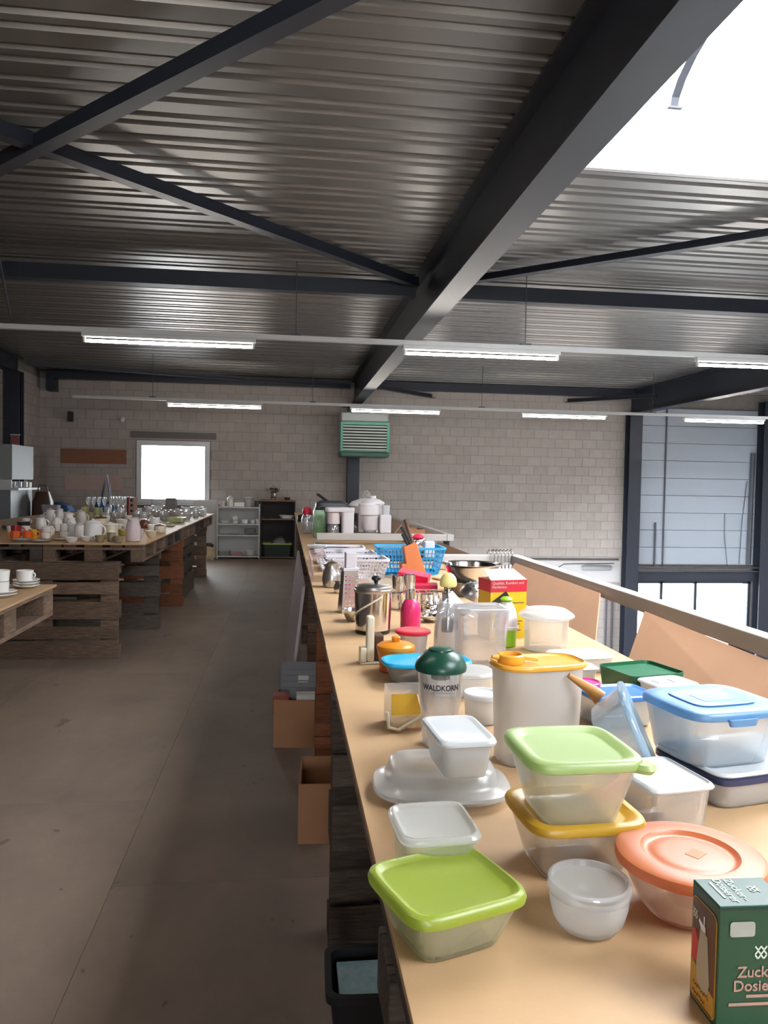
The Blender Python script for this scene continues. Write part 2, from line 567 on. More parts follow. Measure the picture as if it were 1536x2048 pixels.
# skylights: white upstand, arched ribs, clear dome
for i, (xa, xb, ya, yb) in enumerate(SKYLIGHTS):
    up = MB()
    t = .03
    e = .012
    up.box(xa - t, ya - t, ZD - .01, xa + e, yb + t, 3.95).box(xb - e, ya - t, ZD - .01, xb + t, yb + t, 3.95)
    up.box(xa + e, ya - t, ZD - .01, xb - e, ya + e, 3.95).box(xa + e, yb - e, ZD - .01, xb - e, yb + t, 3.95)
    sk = struct(up.build('window_%d' % (2 + i if i < 3 else 6), 'pvc', smooth=False))
    sk['label'] = 'barrel-vault roof skylight with white upstand, unseen ones added'
    ym, hw = (ya + yb) / 2, (yb - ya) / 2
    arc = [(ym - hw * math.cos(a), 3.95 + .42 * math.sin(a)) for a in [PI * k / 16 for k in range(17)]]
    dm = MB()
    n = len(arc)
    dm.add([(xa, q, z) for q, z in arc] + [(xb, q, z) for q, z in arc], [(k, k + 1, n + k + 1, n + k) for k in range(n - 1)])
    dm.add([(xa, q, z) for q, z in arc], [tuple(range(n))]).add([(xb, q, z) for q, z in arc], [tuple(range(n))])
    dm.build('dome', 'dome', sk)
    nr = max(2, int((xb - xa) / 1.0))
    for k in range(nr):
        x = xa + .83 + k * 1.05
        if x > xb - .1: break
        rb = MB()
        for p, q in zip(arc, arc[1:]):
            rb.bar((x, p[0], p[1] - .012), (x, q[0], q[1] - .012), .055, .012, (0, 0.01, 1))
        rb.cbox(x, yb - .02, 3.955, .10, .03, .012)
        rb.build('rib', 'pipe', sk, smooth=False)

# --- steel frame: girders, columns, purlins, braces


def ibeam(mb, y0, y1, x, z0, z1, w=.2, tf=.018, tw=.012):
    mb.box(x - w / 2, y0, z0, x + w / 2, y1, z0 + tf).box(x - w / 2, y0, z1 - tf, x + w / 2, y1, z1)
    mb.box(x - tw / 2, y0, z0 + tf, x + tw / 2, y1, z1 - tf)
    return mb


def steel(name, mb, label, cat, group=None):
    return tag(mb.build(name, 'steel_paint', smooth=False), label, cat, group)


steel('roof_girder', ibeam(MB(), YF, YB - .01, 1.32, 3.05, 3.545), 'dark grey steel girder running overhead along the middle to the back wall', 'girder', 'steel girders under the roof')
steel('roof_girder', ibeam(MB(), YF, YB - .01, 7.2, 3.05, 3.545), 'dark grey steel girder over the hall at the right edge', 'girder', 'steel girders under the roof')
steel('roof_girder', ibeam(MB(), YF, 14.0, XL + .12, 3.28, 3.545, .2), 'dark steel edge beam along the top of the left wall', 'girder', 'steel girders under the roof')


def hcol(x, y, z0, z1, w=.24, d=.24):
    m = MB()
    m.box(x - w / 2, y - d / 2, z0, x + w / 2, y - d / 2 + .016, z1).box(x - w / 2, y + d / 2 - .016, z0, x + w / 2, y + d / 2, z1)
    m.box(x - .006, y - d / 2 + .016, z0, x + .006, y + d / 2 - .016, z1)
    return m


steel('steel_column', hcol(1.3, 15.44, 0, 3.05), 'dark steel column behind the green heater on the back wall', 'column', 'steel columns')
steel('steel_column', hcol(7.2, 15.44, ZH, 3.05, .27), 'tall dark steel column left of the grey cladding panels', 'column', 'steel columns')
steel('steel_column', hcol(10.22, 15.44, ZH, 3.4, .3), 'dark steel column at the right end of the glazed doors', 'column', 'steel columns')
steel('steel_column', hcol(XL + .14, 13.75, 0, 3.28, .26), 'dark steel column standing against the left wall', 'column', 'steel columns')

for xa, xb, lab in ((XL, 1.22, 'dark steel cross beam over the left tables'), (1.42, 7.1, 'dark steel cross beam over the hall side')):
    steel('cross_beam', MB().box(xa, 7.5, 3.33, xb, 7.62, 3.47), lab, 'beam', 'steel cross beams')
for xa, xb, lab in ((XL + .25, 1.22, 'dark steel eaves beam at the top of the left back wall'), (1.42, 7.1, 'dark steel eaves beam at the top of the right back wall')):
    b = steel('cross_beam', MB().box(xa, 15.2, 3.37, xb, 15.34, 3.52), lab, 'beam', 'steel cross beams')
steel('column_bracket', MB().box(-4.55, 15.3, 3.15, -4.4, 15.58, 3.5), 'small dark steel bracket high in the left back corner', 'bracket')
steel('girder_head_plate', MB().box(1.05, 15.2, 3.0, 1.92, 15.32, 3.045), 'dark head plate between the middle column and the girder', 'plate')


def angle_brace(a, b, label):
    m = MB()
    m.bar(a, b, .09, .008)
    a2, b2 = Vector(a), Vector(b)
    t = (b2 - a2).normalized(); s = Vector((0, 0, 1)).cross(t)
    m.bar(a2 + s * .041 + Vector((0, 0, .04)), b2 + s * .041 + Vector((0, 0, .04)), .008, .08)
    return steel('diagonal_brace', m, label, 'brace', 'diagonal roof braces')


angle_brace((1.21, 7.49, 3.42), (XL + .03, 1.65, 3.42), 'dark diagonal brace sloping from the upper left to the girder')
angle_brace((1.21, 2.08, 3.405), (-4.1, 7.48, 3.405), 'dark diagonal brace rising to the top edge of the picture')
angle_brace((1.43, 7.49, 3.42), (7.1, 2.35, 3.42), 'dark diagonal brace right of the girder below the skylight')
angle_brace((XL + .3, 13.95, 3.42), (1.2, 15.12, 3.36), 'long dark diagonal brace close to the left back wall')
angle_brace((1.5, 14.2, 3.27), (2.95, 15.58, 3.27), 'short dark diagonal brace right of the heater column')
angle_brace((5.75, 15.58, 3.27), (7.08, 14.25, 3.27), 'short dark diagonal brace by the right-hand column')

# --- lower right: cladding panels, glazing, pipes
gw = struct(MB().box(7.3, YB + .02, GZ1 + .0, XR, YB + .3, 3.9).box(7.3, YB + .02, ZH - .2, GX0, YB + .3, GZ1).box(GX1, YB + .02, ZH - .2, XR, YB + .3, GZ1).box(GX0, YB + .02, ZH - .2, GX1, YB + .3, GZ0).build('wall_back_hall', 'mortar', smooth=False))
pnl = MB().box(0, -.04, .004, 2.72, .03, .366).mesh('cladding_panel', 'greypanel', smooth=False, bevel=.004)
for k in range(9): obj('cladding_panel', pnl, gw, (7.34, YB, -.12 + k * .37))
pn2 = MB().box(0, -.04, .004, 3.5, .03, .366).mesh('cladding_panel', 'greypanel', smooth=False, bevel=.004)
for k in range(17): obj('cladding_panel', pn2, gw, (10.37, YB, -3.1 + k * .37))
gd = MB()
for x in (GX0 + .03, 8.0, 8.78, GX1 - .03): gd.box(x - .03, YB + .0, GZ0, x + .03, YB + .08, GZ1)
gd.box(GX0, YB, GZ1 - .06, GX1, YB + .08, GZ1).box(GX0, YB, GZ0, GX1, YB + .08, GZ0 + .08)
gd = struct(gd.build('window_5', 'steel_paint', smooth=False))
for a, b in ((GX0 + .06, 7.97), (8.03, 8.75), (8.81, GX1 - .06)):
    MB().box(a, YB + .03, GZ0 + .08, b, YB + .042, GZ1 - .06).build('pane', 'glass', gd, smooth=False)
hd = MB().box(7.34, YB - .1, GZ1 - .0, 10.1, YB - .045, GZ1 + .2)
tag(hd.build('door_header', 'steel_paint', smooth=False), 'dark steel header above the glazed hall doors', 'beam')


def pipe(name, pts, r, label, m='pipe', group='pipes on the hall wall'):
    return tag(MB().tube(pts, r, 8).build(name, m), label, 'pipe', group)


pipe('pipe', [(7.34, YB - .13, -.17), (10.3, YB - .13, -.17)], .022, 'upper horizontal pipe below the grey cladding')
pipe('pipe', [(7.34, YB - .15, -.25), (10.3, YB - .15, -.25)], .018, 'lower horizontal pipe below the grey cladding')
pipe('pipe', [(7.97, YB - .07, -.2), (7.97, YB - .07, 3.4)], .016, 'tall thin vertical pipe on the grey cladding')
pipe('pipe', [(7.78, YB - .08, -.2), (7.78, YB - .08, .78)], .02, 'short vertical pipe on the grey cladding')
pipe('pipe', [(9.93, YB - .08, -.1), (9.95, YB - .08, 2.3)], .05, 'thick vertical downpipe beside the right-hand column')
pipe('cable', [(9.72, YB - .07, -.1), (9.76, YB - .07, .9), (9.84, YB - .07, 1.7)], .008, 'thin hanging cable left of the thick downpipe')
pipe('cable', [(9.45, YB - .07, -.15), (9.36, YB - .07, .5), (9.35, YB - .07, 1.0)], .007, 'thin slanting cable in the middle of the cladding')
pipe('conduit', [(1.5, YB - .03, -.02), (7.0, YB - .03, -.02)], .016, 'long thin conduit low on the block wall')
pipe('pipe', [(6.75, YB - .05, -.6), (6.75, YB - .05, -2.6)], .022, 'left of two vertical pipes under the rail')
pipe('pipe', [(6.88, YB - .05, -.6), (6.88, YB - .05, -2.6)], .022, 'right of two vertical pipes under the rail')
pipe('pipe', [(5.5, YB - .05, -.75), (6.75, YB - .05, -.75)], .016, 'thin horizontal pipe left of the two vertical pipes')
pipe('cable', [(5.45, YB - .04, -.85), (5.5, YB - .04, -.45), (5.62, YB - .04, -.22), (5.8, YB - .04, -.12), (6.9, YB - .05, -.1)], .009, 'dark cable curving beside the round wall lamp')
band = MB().box(1.5, YB - .012, -.5, 7.05, YB - .0065, -.06).build('trim_3', mat('pale_band', srgb(192, 190, 190), .7), smooth=False)
struct(band)
l = thing('bulkhead_lamp', 'grey tubular wall lamp, switched off, on the pale band', 'lamp', (6.5, YB - .06, -.2))
MB().lathe([(.001, -.34), (.04, -.33), (.055, -.3), (.055, .3), (.04, .33), (.001, .34)], 14).xf(Matrix.Rotation(PI / 2, 4, 'Y')).build('diffuser', mat('grey_lamp', srgb(150, 150, 152), .4), l)
MB().box(-.3, .02, -.03, .3, .045, .03).build('base', 'pipe', l, smooth=False)

# --- guard rail at the mezzanine edge, with the inward loading bay
RX, RZ = 1.45, 1.0535
RY1, RY2 = 4.77, 6.76


def rail_thing(name, label, bars, posts):
    r = thing(name, label, 'railing', (0, 0, 0), group='white guard rail')
    for a, b in bars:
        MB().bar(a, b, .06, .06).build('rail', 'rail', r, smooth=False, bevel=.004)
    for x, y in posts:
        MB().bar((x, y, 0), (x, y, RZ - .06), .05, .05, (1, 0, 0)).build('post', 'steel_paint', r, smooth=False, bevel=.003)
    return r


zc = RZ - .03
rail_thing('guard_rail', 'white steel guard rail behind the table with the plastic boxes', [((RX, -2.5, zc), (RX, RY1 + .03, zc))], [(RX, .2), (RX, 2.3)])
rail_thing('guard_rail', 'short white cross rail behind the blue basket', [((.95, RY1, zc), (RX - .032, RY1, zc))], [(RX - .2, RY1)])
rail_thing('guard_rail', 'white cross rail in front of the coffee machines', [((.26, RY2, zc), (RX - .032, RY2, zc))], [])
rail_thing('guard_rail', 'white guard rail running on to the back wall', [((RX, RY2 - .03, zc), (RX, YB - .02, zc))], [(RX, RY2 + .15), (RX, 8.6), (RX, 11.0), (RX, 13.4)])

# --- fluorescent lamp rows on suspended trunking


def luminaire(x, y, z, label):
    t = thing('fluorescent_lamp', label, 'lamp', (x, y, z), group='fluorescent batten lamps')
    MB().box(0, -.035, .035, 1.55, .035, .075).build('housing', 'white_metal', t, smooth=False, bevel=.004)
    for a in (.01, 1.52): MB().box(a, -.018, -.015, a + .02, .018, .036).build('lamp_holder', 'white_metal', t, smooth=False, bevel=.003)
    MB().tube([(.03, 0, 0), (1.52, 0, 0)], .014, 12).build('tube', 'tube', t)
    return t


def trunking(y, z, xa, xb, label, rods):
    t = thing('lamp_trunking', label, 'trunking', (0, y, z), group='suspended lamp trunking')
    MB().box(xa, -.03, 0, xb, .03, .045).build('channel', 'white_metal', t, smooth=False, bevel=.003)
    for x in rods:
        MB().tube([(x, 0, .045), (x, 0, ZD - z)], .004, 6).build('hanger_rod', 'pipe', t)
        MB().box(x - .05, -.04, .045, x + .05, .04, .06).build('hanger_clip', 'pipe', t, smooth=False)
    return t


trunking(7.3, 2.815, XL + .4, 9.0, 'pale trunking carrying the nearer row of lamps', (-3.0, .06, 2.27, 5.0))
trunking(1.6, 2.815, XL + .4, 9.0, 'added pale lamp trunking overhead, beyond the top edge of the picture', (2.27, 5.0))
trunking(-4.1, 2.815, XL + .4, 9.0, 'added pale lamp trunking behind the viewer', (-3.0, .06, 2.27, 5.0))
trunking(13.0, 2.79, -3.45, 12.0, 'pale trunking carrying the far row of lamps', (-2.2, .4, 3.3, 6.4))
for x, lab in ((-1.86, 'lit fluorescent tube lamp nearest row, left, over the left table'), (1.07, 'lit fluorescent tube lamp nearest row, middle, right of the girder'), (4.03, 'lit fluorescent tube lamp nearest row, cut by the right edge'), (-4.7 + .05, 'fluorescent tube lamp nearest row, beyond the left edge')):
    if x > -4: luminaire(x, 7.3, 2.74, lab)
for x, lab in ((-1.86, 'added fluorescent tube lamp over the aisle, beyond the top edge'), (1.07, 'added fluorescent tube lamp over the foreground, beyond the top edge'), (4.03, 'added fluorescent tube lamp over the hall, beyond the top edge')):
    luminaire(x, 1.6, 2.74, lab)  # unseen row added at the lamp spacing to brighten foreground and deck
for x, lab in ((-1.86, 'added fluorescent tube lamp behind the viewer, left'), (1.07, 'added fluorescent tube lamp behind the viewer, middle'), (4.03, 'added fluorescent tube lamp behind the viewer, right')):
    luminaire(x, -4.1, 2.74, lab)  # unseen row added behind the camera as fill light
for x, lab in ((-1.98, 'lit fluorescent tube lamp far row, above the window'), (1.03, 'lit fluorescent tube lamp far row, above the green heater'), (4.0, 'lit fluorescent tube lamp far row, before the block wall'), (6.98, 'lit fluorescent tube lamp far row, right of the tall column')):
    luminaire(x, 13.0, 2.715, lab)
pipe('conduit', [(XL + .05, 6.9, 3.53), (-2.55, 6.9, 3.53), (-2.47, 6.95, 3.48), (-2.45, 7.2, 2.95), (-2.45, 7.28, 2.88)], .01, 'thin conduit dropping from the deck to the lamp trunking', group='roof conduit')

# --- heater on the column
h = thing('unit_heater', 'green slatted warm-air heater with grey top hung on the column', 'heater', (1.45, 14.62, 2.0))
MB().box(-.46, 0, .1, .46, .6, .66).build('casing', 'heater_grey', h, smooth=False, bevel=.02)
MB().box(-.46, .02, .66, .46, .58, .86).build('top_cover', 'heater_grey', h, smooth=False, bevel=.03)
MB().box(-.465, -.012, .0, .465, .6, .1).build('base_tray', 'heater_dark', h, smooth=False, bevel=.02)
fr = MB().box(-.465, -.03, .1, -.42, .0, .66).box(.42, -.03, .1, .465, 0, .66).box(-.42, -.03, .61, .42, 0, .66).box(-.42, -.03, .1, .42, 0, .115)
fr.build('front_frame', 'heater', h, smooth=False)
MB().box(-.42, -.004, .115, .42, -.001, .61).build('grille_back', 'dark_hole', h, smooth=False)
sl = MB().bar((-.418, -.015, 0), (.418, -.015, 0), .012, .03, (0, -.35, 1)).mesh('slat', 'slat', smooth=False)
for k in range(9): obj('slat', sl, h, (0, 0, .142 + k * .055))
MB().box(.25, .1, .86, .4, .3, .9).build('junction_box', 'white_metal', h, smooth=False)
MB().bar((0, .6, .5), (-.1, .7, .5), .1, .2).build('bracket', 'steel_paint', h, smooth=False)

# --- pinboards on the back wall, small camera, sensor
tag(MB().box(-4.36, YB - .03, 1.79, -3.13, YB - .007, 2.07).build('wall_board', mat('brown_board', srgb(140, 92, 68), .7, 0, .05), smooth=False, bevel=.003), 'narrow reddish-brown board hung left of the window', 'board')
tag(MB().box(-4.28, YB - .03, 1.27, -3.2, YB - .007, 1.57).build('wall_board', mat('pink_board', srgb(184, 160, 150), .7, 0, .04), smooth=False, bevel=.003), 'pale pinkish board below the reddish-brown board', 'board')
sc = thing('wall_speaker', 'small dark wall speaker high on the left back wall', 'speaker', (-4.15, YB - .13, 2.68))
MB().box(-.05, -.06, -.09, .05, .06, .09).build('case', 'black', sc, rot=(.3, 0, .4), smooth=False, bevel=.012)
MB().box(-.015, .0, -.02, .015, .12, .02).build('bracket', 'pipe', sc, smooth=False)
se = thing('motion_sensor', 'tiny pale sensor on the wall above the window', 'sensor', (-3.2, YB - .01, 2.66))
MB().lathe([(.03, -.05), (.045, -.02), (.045, .03), (.03, .05)], 14).build('case', 'white_metal', se, (0, -.05, 0))
MB().box(-.012, -.04, -.012, .012, .0, .012).build('mount', 'white_metal', se, smooth=False)
# ------------------------------------------------------------------ pallets and tables
TZ = .955     # table top
_pal = {}


def pallet_meshes(m):
    """euro pallet pieces: boards of 145 and 100 mm, stringers, blocks"""
    if m not in _pal:
        bx = lambda n, x, y, z: MB().cbox(0, 0, 0, x, y, z).mesh(n, m, smooth=False, bevel=.003)
        _pal[m] = dict(w=bx('board', 1.2, .145, .022), n=bx('board', 1.2, .1, .022), s=bx('stringer', .8, .145, .022).copy(),
                       b=bx('block', .145, .145, .078), c=bx('block', .145, .1, .078), bw=bx('bottom_board', 1.2, .145, .022), bn=bx('bottom_board', 1.2, .1, .022))
    return _pal[m]


STR = {}


def pallet(label, m, loc, rot, group):
    """origin at the middle of the lying pallet's underside"""
    P = pallet_meshes(m)
    t = thing('wooden_pallet', label, 'pallet', loc, group=group, rot=rot)
    for y, k in ((-.3275, 'w'), (-.185, 'n'), (0, 'w'), (.185, 'n'), (.3275, 'w')):
        obj('board', P[k], t, (rnd.uniform(-.004, .004), y, .133))
    for x in (-.5275, 0, .5275):
        obj('stringer', P['s'], t, (x, 0, .111), (0, 0, 0))
    for x in (-.5275, 0, .5275):
        for y in (-.35, 0, .35):
            obj('block', P['c'] if y else P['b'], t, (x, y, .061))
    for y, k in ((-.35, 'bn'), (0, 'bw'), (.35, 'bn')):
        obj('bottom_board', P[k], t, (0, y, .011))
    return t


# stringers run across: rebuild their mesh with the right orientation
for _m in ('pallet', 'pallet_red', 'pallet_grey'):
    pallet_meshes(_m)['s'] = MB().cbox(0, 0, 0, .145, .8, .022).mesh('stringer', _m, smooth=False, bevel=.003)

H90 = PI / 2
# right-hand table: lying pallets under hardboard sheets, upright pallets as legs
ORD = ['first', 'second', 'third', 'fourth', 'fifth', 'sixth', 'seventh', 'eighth', 'ninth', 'tenth', 'eleventh']
GR = 'pallets under the right-hand table'
for k in range(11):
    pallet(ORD[k] + ' lying pallet from the near end under the right-hand table', 'pallet_grey' if k % 3 == 0 else 'pallet', (.56, .72 + k * 1.21, .8), (0, 0, H90), GR)
for k, (y, m) in enumerate(((1.1, 'pallet_grey'), (2.46, 'pallet_grey'), (3.75, 'pallet_red'), (5.3, 'pallet'), (7.2, 'pallet'), (9.2, 'pallet_grey'), (11.2, 'pallet'), (12.9, 'pallet'))):
    lab = ['pallet standing on edge as the nearest leg of the right-hand table', 'grey pallet on edge under the table beside the dark bin', 'reddish pallet on edge under the table behind the open carton', 'pallet on edge under the table behind the file carton'][k] if k < 4 else ORD[k] + ' pallet on edge from the near end under the right-hand table'
    pallet(lab, m, (.75, y + .072, .4), (H90, 0, 0), GR)

for k in range(6):
    ya, yb = .1 + 2.44 * k, min(.1 + 2.44 * (k + 1), 13.9)
    lab = ['tan hardboard sheet under the plastic boxes in the foreground', 'tan hardboard sheet under the steel kitchenware', 'tan hardboard sheet under the coffee machines', 'tan hardboard sheet in the fourth place along the right-hand table', 'tan hardboard sheet in the fifth place along the right-hand table', 'tan hardboard sheet at the far end of the right-hand table'][k]
    tag(MB().box(.131 if k != 1 else .133, ya + .0015, .9445, 1.08, yb - .0015, TZ).build('hardboard_sheet', 'hardboard', smooth=False, bevel=.001), lab, 'board', 'hardboard table tops')


def leanboard(pts_b, pts_t, th, label, m='hardboard_lean'):
    """leaning sheet given by bottom edge and top edge"""
    a, b = Vector(pts_b[0]), Vector(pts_b[1]); c, d = Vector(pts_t[1]), Vector(pts_t[0])
    n = (b - a).cross(c - b).normalized() * th
    o = MB().add([a, b, c, d, a + n, b + n, c + n, d + n], [(0, 1, 2, 3), (7, 6, 5, 4), (0, 4, 5, 1), (1, 5, 6, 2), (2, 6, 7, 3), (3, 7, 4, 0)]).build('leaning_board', m, smooth=False)
    return tag(o, label, 'board', 'hardboard leaning on the rail')


leanboard(((1.225, 2.93, .805), (1.225, 4.6, .805)), ((1.40, 3.3, 1.02), (1.40, 4.6, 1.02)), .006, 'brown hardboard behind the yellow and red box')
leanboard(((1.235, 1.62, .805), (1.235, 2.68, .805)), ((1.4, 1.78, .99), (1.4, 2.86, 1.01)), .006, 'brown hardboard leaning on the rail behind the green tub')
leanboard(((1.235, .4, .805), (1.235, 1.6, .805)), ((1.39, .4, .93), (1.395, 1.76, .975)), .006, 'brown hardboard at the right edge behind the blue box')
leanboard(((1.23, 7.0, .805), (1.23, 9.2, .805)), ((1.405, 7.0, 1.03), (1.405, 9.2, 1.03)), .006, 'brown hardboard leaning beyond the coffee machines')
leanboard(((1.23, 9.3, .805), (1.23, 11.6, .805)), ((1.405, 9.3, 1.03), (1.405, 11.6, 1.03)), .006, 'brown hardboard leaning farthest along the rail')
leanboard(((1.2, 4.9, .805), (1.2, 6.6, .805)), ((1.31, 4.9, 1.0), (1.31, 6.6, 1.0)), .006, 'tan hardboard standing in the loading bay')

# left-hand table block
GL = 'pallets of the left-hand table'
for c in range(3):
    for r in range(5):
        if c == 2 and r > 1: continue
        pallet(['lying pallet at the aisle side of the crockery table', 'lying pallet in the middle of the crockery table', 'lying pallet at the wall side of the crockery table'][c] + ', %s from the front' % ORD[r], 'pallet' if (c + r) % 2 == 0 else 'pallet_grey', (-1.595 - c * .805, 7.235 + r * 1.205, .8), (0, 0, H90), GL)
sh = [(-3.6, 6.61, -1.175, 8.62), (-3.6, 8.62, -1.185, 10.64), (-3.6, 10.64, -1.19, 12.95)]
for k, (xa, ya, xb, yb) in enumerate(sh):
    tag(MB().box(xa, ya + .0015, .9445, xb, yb - .0015, TZ).build('hardboard_sheet', 'hardboard', smooth=False, bevel=.001), ['tan hardboard sheet under the cups and jugs', 'tan hardboard sheet in the middle of the crockery table', 'tan hardboard sheet under the glassware before the window'][k], 'board', 'hardboard table tops')
pallet('weathered pallet standing on edge with five boards facing the viewer', 'pallet', (-1.985, 6.59 + .145, .4), (H90, 0, 0), GL)
pallet('grey pallet on edge behind the five-board pallet', 'pallet_grey', (-1.86, 8.0, .4), (H90, 0, 0), GL)
pallet('reddish pallet on edge under the crockery table', 'pallet_red', (-1.82, 9.45, .4), (H90, 0, 0), GL)
pallet('dark pallet on edge along the aisle under the crockery table', 'pallet_grey', (-1.42, 10.35, .4), (H90, 0, H90), GL)
pallet('farthest pallet on edge under the glassware end', 'pallet', (-1.85, 12.4, .4), (H90, 0, 0), GL)
pallet('pallet on edge under the back left of the crockery table', 'pallet', (-3.2, 6.8, .4), (H90, 0, 0), GL)

# near left table
pallet('lying pallet under the stacked cups at the left edge', 'pallet', (-1.565, 3.44, .8), (0, 0, H90), 'pallets of the cup table')
pallet('pallet on edge as the leg of the cup table', 'pallet', (-1.8, 3.05, .4), (H90, 0, 0), 'pallets of the cup table')
pallet('far pallet on edge under the cup table', 'pallet_grey', (-1.95, 3.75, .4), (H90, 0, 0), 'pallets of the cup table')
tag(MB().box(-1.98, 2.8, .9445, -1.15, 4.05, TZ).build('hardboard_sheet', 'hardboard', smooth=False, bevel=.001), 'tan hardboard sheet under the stacked cups at the left edge', 'board', 'hardboard table tops')

# ------------------------------------------------------------------ cartons, bin and panel along the aisle
M['card'] = mat('cardboard', srgb(168, 124, 92), .75, 0, .06, 5, rand=.06, spec=.2)
M['card_in'] = mat('cardboard_inside', srgb(132, 92, 66), .8)
M['grey_lid'] = mat('grey_plastic', srgb(122, 124, 130), .45)
M['red_paper'] = mat('red_paper', srgb(150, 62, 44), .6)
M['paper'] = mat('white_paper', srgb(214, 212, 208), .7)


def open_carton(name, label, loc, rz, w, d, h, flaps=()):
    t = thing(name, label, 'box', loc, rz)
    th = .005
    m = MB()
    m.box(-w / 2, -d / 2, 0, w / 2, d / 2, th)
    m.box(-w / 2, -d / 2, th, w / 2, -d / 2 + th, h).box(-w / 2, d / 2 - th, th, w / 2, d / 2, h)
    m.box(-w / 2, -d / 2 + th, th, -w / 2 + th, d / 2 - th, h).box(w / 2 - th, -d / 2 + th, th, w / 2, d / 2 - th, h)
    m.build('carton_body', 'card', t, smooth=False)
    for (sd, ln, ang) in flaps:
        f = MB()
        if sd == 'l': f.bar((-w / 2, 0, h), (-w / 2 - ln * math.cos(ang), 0, h + ln * math.sin(ang)), d - .01, .004, (0, 0.001, 1))
        if sd == 'f': f.bar((0, -d / 2, h), (0, -d / 2 - ln * math.cos(ang), h + ln * math.sin(ang)), w - .01, .004, (0.001, 0, 1))
        f.build('flap', 'card', t, smooth=False)
    return t


# carton with files under the table
c1 = open_carton('cardboard_carton', 'cardboard carton filled with files and a grey tray beside the table leg', (.11, 4.5, 0), -6, .30, .40, .27, flaps=(('l', .06, -1.2),))
tr = thing('plastic_tray', 'grey ribbed plastic tray standing tilted in the carton', 'tray', (.10, 4.46, .2), -8)
b = MB()
b.loft([(.13, .012, 0, 8), (.145, .014, .25, 8)], seg=24)
b.xf(Matrix.Rotation(-.5, 4, 'X')).build('tray_body', 'grey_lid', tr)
lb = MB().cbox(.0, -.018, .15, .06, .004, .05).xf(Matrix.Rotation(-.5, 4, 'X')).build('label_plate', 'white_metal', tr, smooth=False)
for k in range(6):
    MB().bar((-.12, -.02, .03 + k * .035), (.12, -.02, .03 + k * .035), .004, .008).xf(Matrix.Rotation(-.5, 4, 'X')).build('rib', 'grey_lid', tr, smooth=False)
tag(MB().cbox(-.02, 4.37, .24, .09, .1, .1).build('red_packet', 'red_paper', smooth=False, bevel=.004), 'red packet at the left inside the file carton', 'packet')
tag(MB().cbox(.14, 4.36, .235, .15, .08, .12).build('paper_bundle', 'paper', smooth=False, bevel=.003), 'white paper bundle at the right inside the file carton', 'paper')

c2 = open_carton('cardboard_carton', 'empty open cardboard carton on the floor beside the table leg', (.18, 3.3, 0), -3, .22, .33, .25)
# pale panel leaning against the table side
pp = MB().add([(0.03, 4.75, .02), (.03, 7.3, .02), (.118, 7.3, .85), (.118, 4.75, .85), (.012, 4.75, .02), (.012, 7.3, .02), (.10, 7.3, .85), (.10, 4.75, .85)],
              [(0, 1, 2, 3), (7, 6, 5, 4), (0, 4, 5, 1), (1, 5, 6, 2), (2, 6, 7, 3), (3, 7, 4, 0)])
tag(pp.build('loose_panel', mat('lilac_panel', srgb(190, 178, 186), .4), smooth=False), 'pale lilac panel leaning against the side of the right-hand table', 'panel')
# dark bin with teal sleeves
bn = thing('storage_bin', 'dark plastic bin on the floor at the bottom edge of the picture', 'bin', (.315, 1.955, 0), -2)
w, d, hh = .19, .10, .22
b = MB().loft([(w - .02, d - .02, 0, 10), (w, d, hh - .02, 10), (w + .012, d + .012, hh - .02, 10), (w + .012, d + .012, hh, 10), (w - .005, d - .005, hh, 10), (w - .025, d - .025, .01, 10)], seg=32)
b.build('bin_body', 'black', bn)
M['teal'] = mat('teal_sleeve', srgb(110, 158, 170), .35, 0, 0, 14, col2=srgb(186, 204, 208))
for k in range(2):
    tag(MB().cbox(.225 + k * .165, 1.955, .196, .155, .145, .012).build('disc_sleeve', 'teal', smooth=False, bevel=.002), ['left', 'right'][k] + ' teal printed sleeve lying in the dark bin', 'sleeve', 'sleeves in the bin')
tag(MB().cbox(.31, 1.955, .1, .31, .14, .175).build('paper_stack', 'black', smooth=False), 'dark stack of magazines filling the bin under the sleeves', 'magazines')
# grey plank bundle between pallet leg and floor (dark pads at the leg foot)
# ------------------------------------------------------------------ shelves at the back wall
M['shelf_white'] = mat('white_laminate', srgb(206, 206, 204), .5, 0, .02)
M['shelf_dark'] = mat('dark_cabinet', srgb(40, 33, 29), .6, 0, .1)
M['shelf_wood'] = mat('shelf_wood', srgb(124, 92, 66), .6, 0, .1, 4, (1, 9, 1))
ws = thing('white_shelf', 'white open shelving unit against the back wall', 'shelf', (-.93, 15.26, 0))
W2 = .41
for x in (-W2, W2 - .02): MB().box(x, -.2, 0, x + .02, .2, 1.06).build('side_panel', 'shelf_white', ws, smooth=False, bevel=.002)
for z in (.03, .44, .655, .98): MB().box(-W2 + .021, -.2, z, W2 - .021, .2, z + .02).build('shelf', 'shelf_white', ws, smooth=False, bevel=.002)
MB().box(-W2 + .02, .19, .05, W2 - .02, .2, .98).build('back_panel', 'shelf_white', ws, smooth=False)
ds = thing('dark_cabinet', 'dark open cabinet with wooden edges beside the white shelving', 'cabinet', (-.175, 15.28, 0))
W3 = .335
for x in (-W3, W3 - .022): MB().box(x, -.22, 0, x + .022, .22, 1.12).build('side_panel', 'shelf_dark', ds, smooth=False)
for z in (.02, .76, 1.12): MB().box(-W3 + (.022 if z < 1 else -.005), -.225, z, W3 - (.022 if z < 1 else -.005), .22, z + .022).build('shelf', 'shelf_wood' if z < 1.2 else 'shelf_dark', ds, smooth=False)
MB().box(-W3 + .022, .2, .04, W3 - .022, .215, 1.12).build('back_panel', 'shelf_dark', ds, smooth=False)
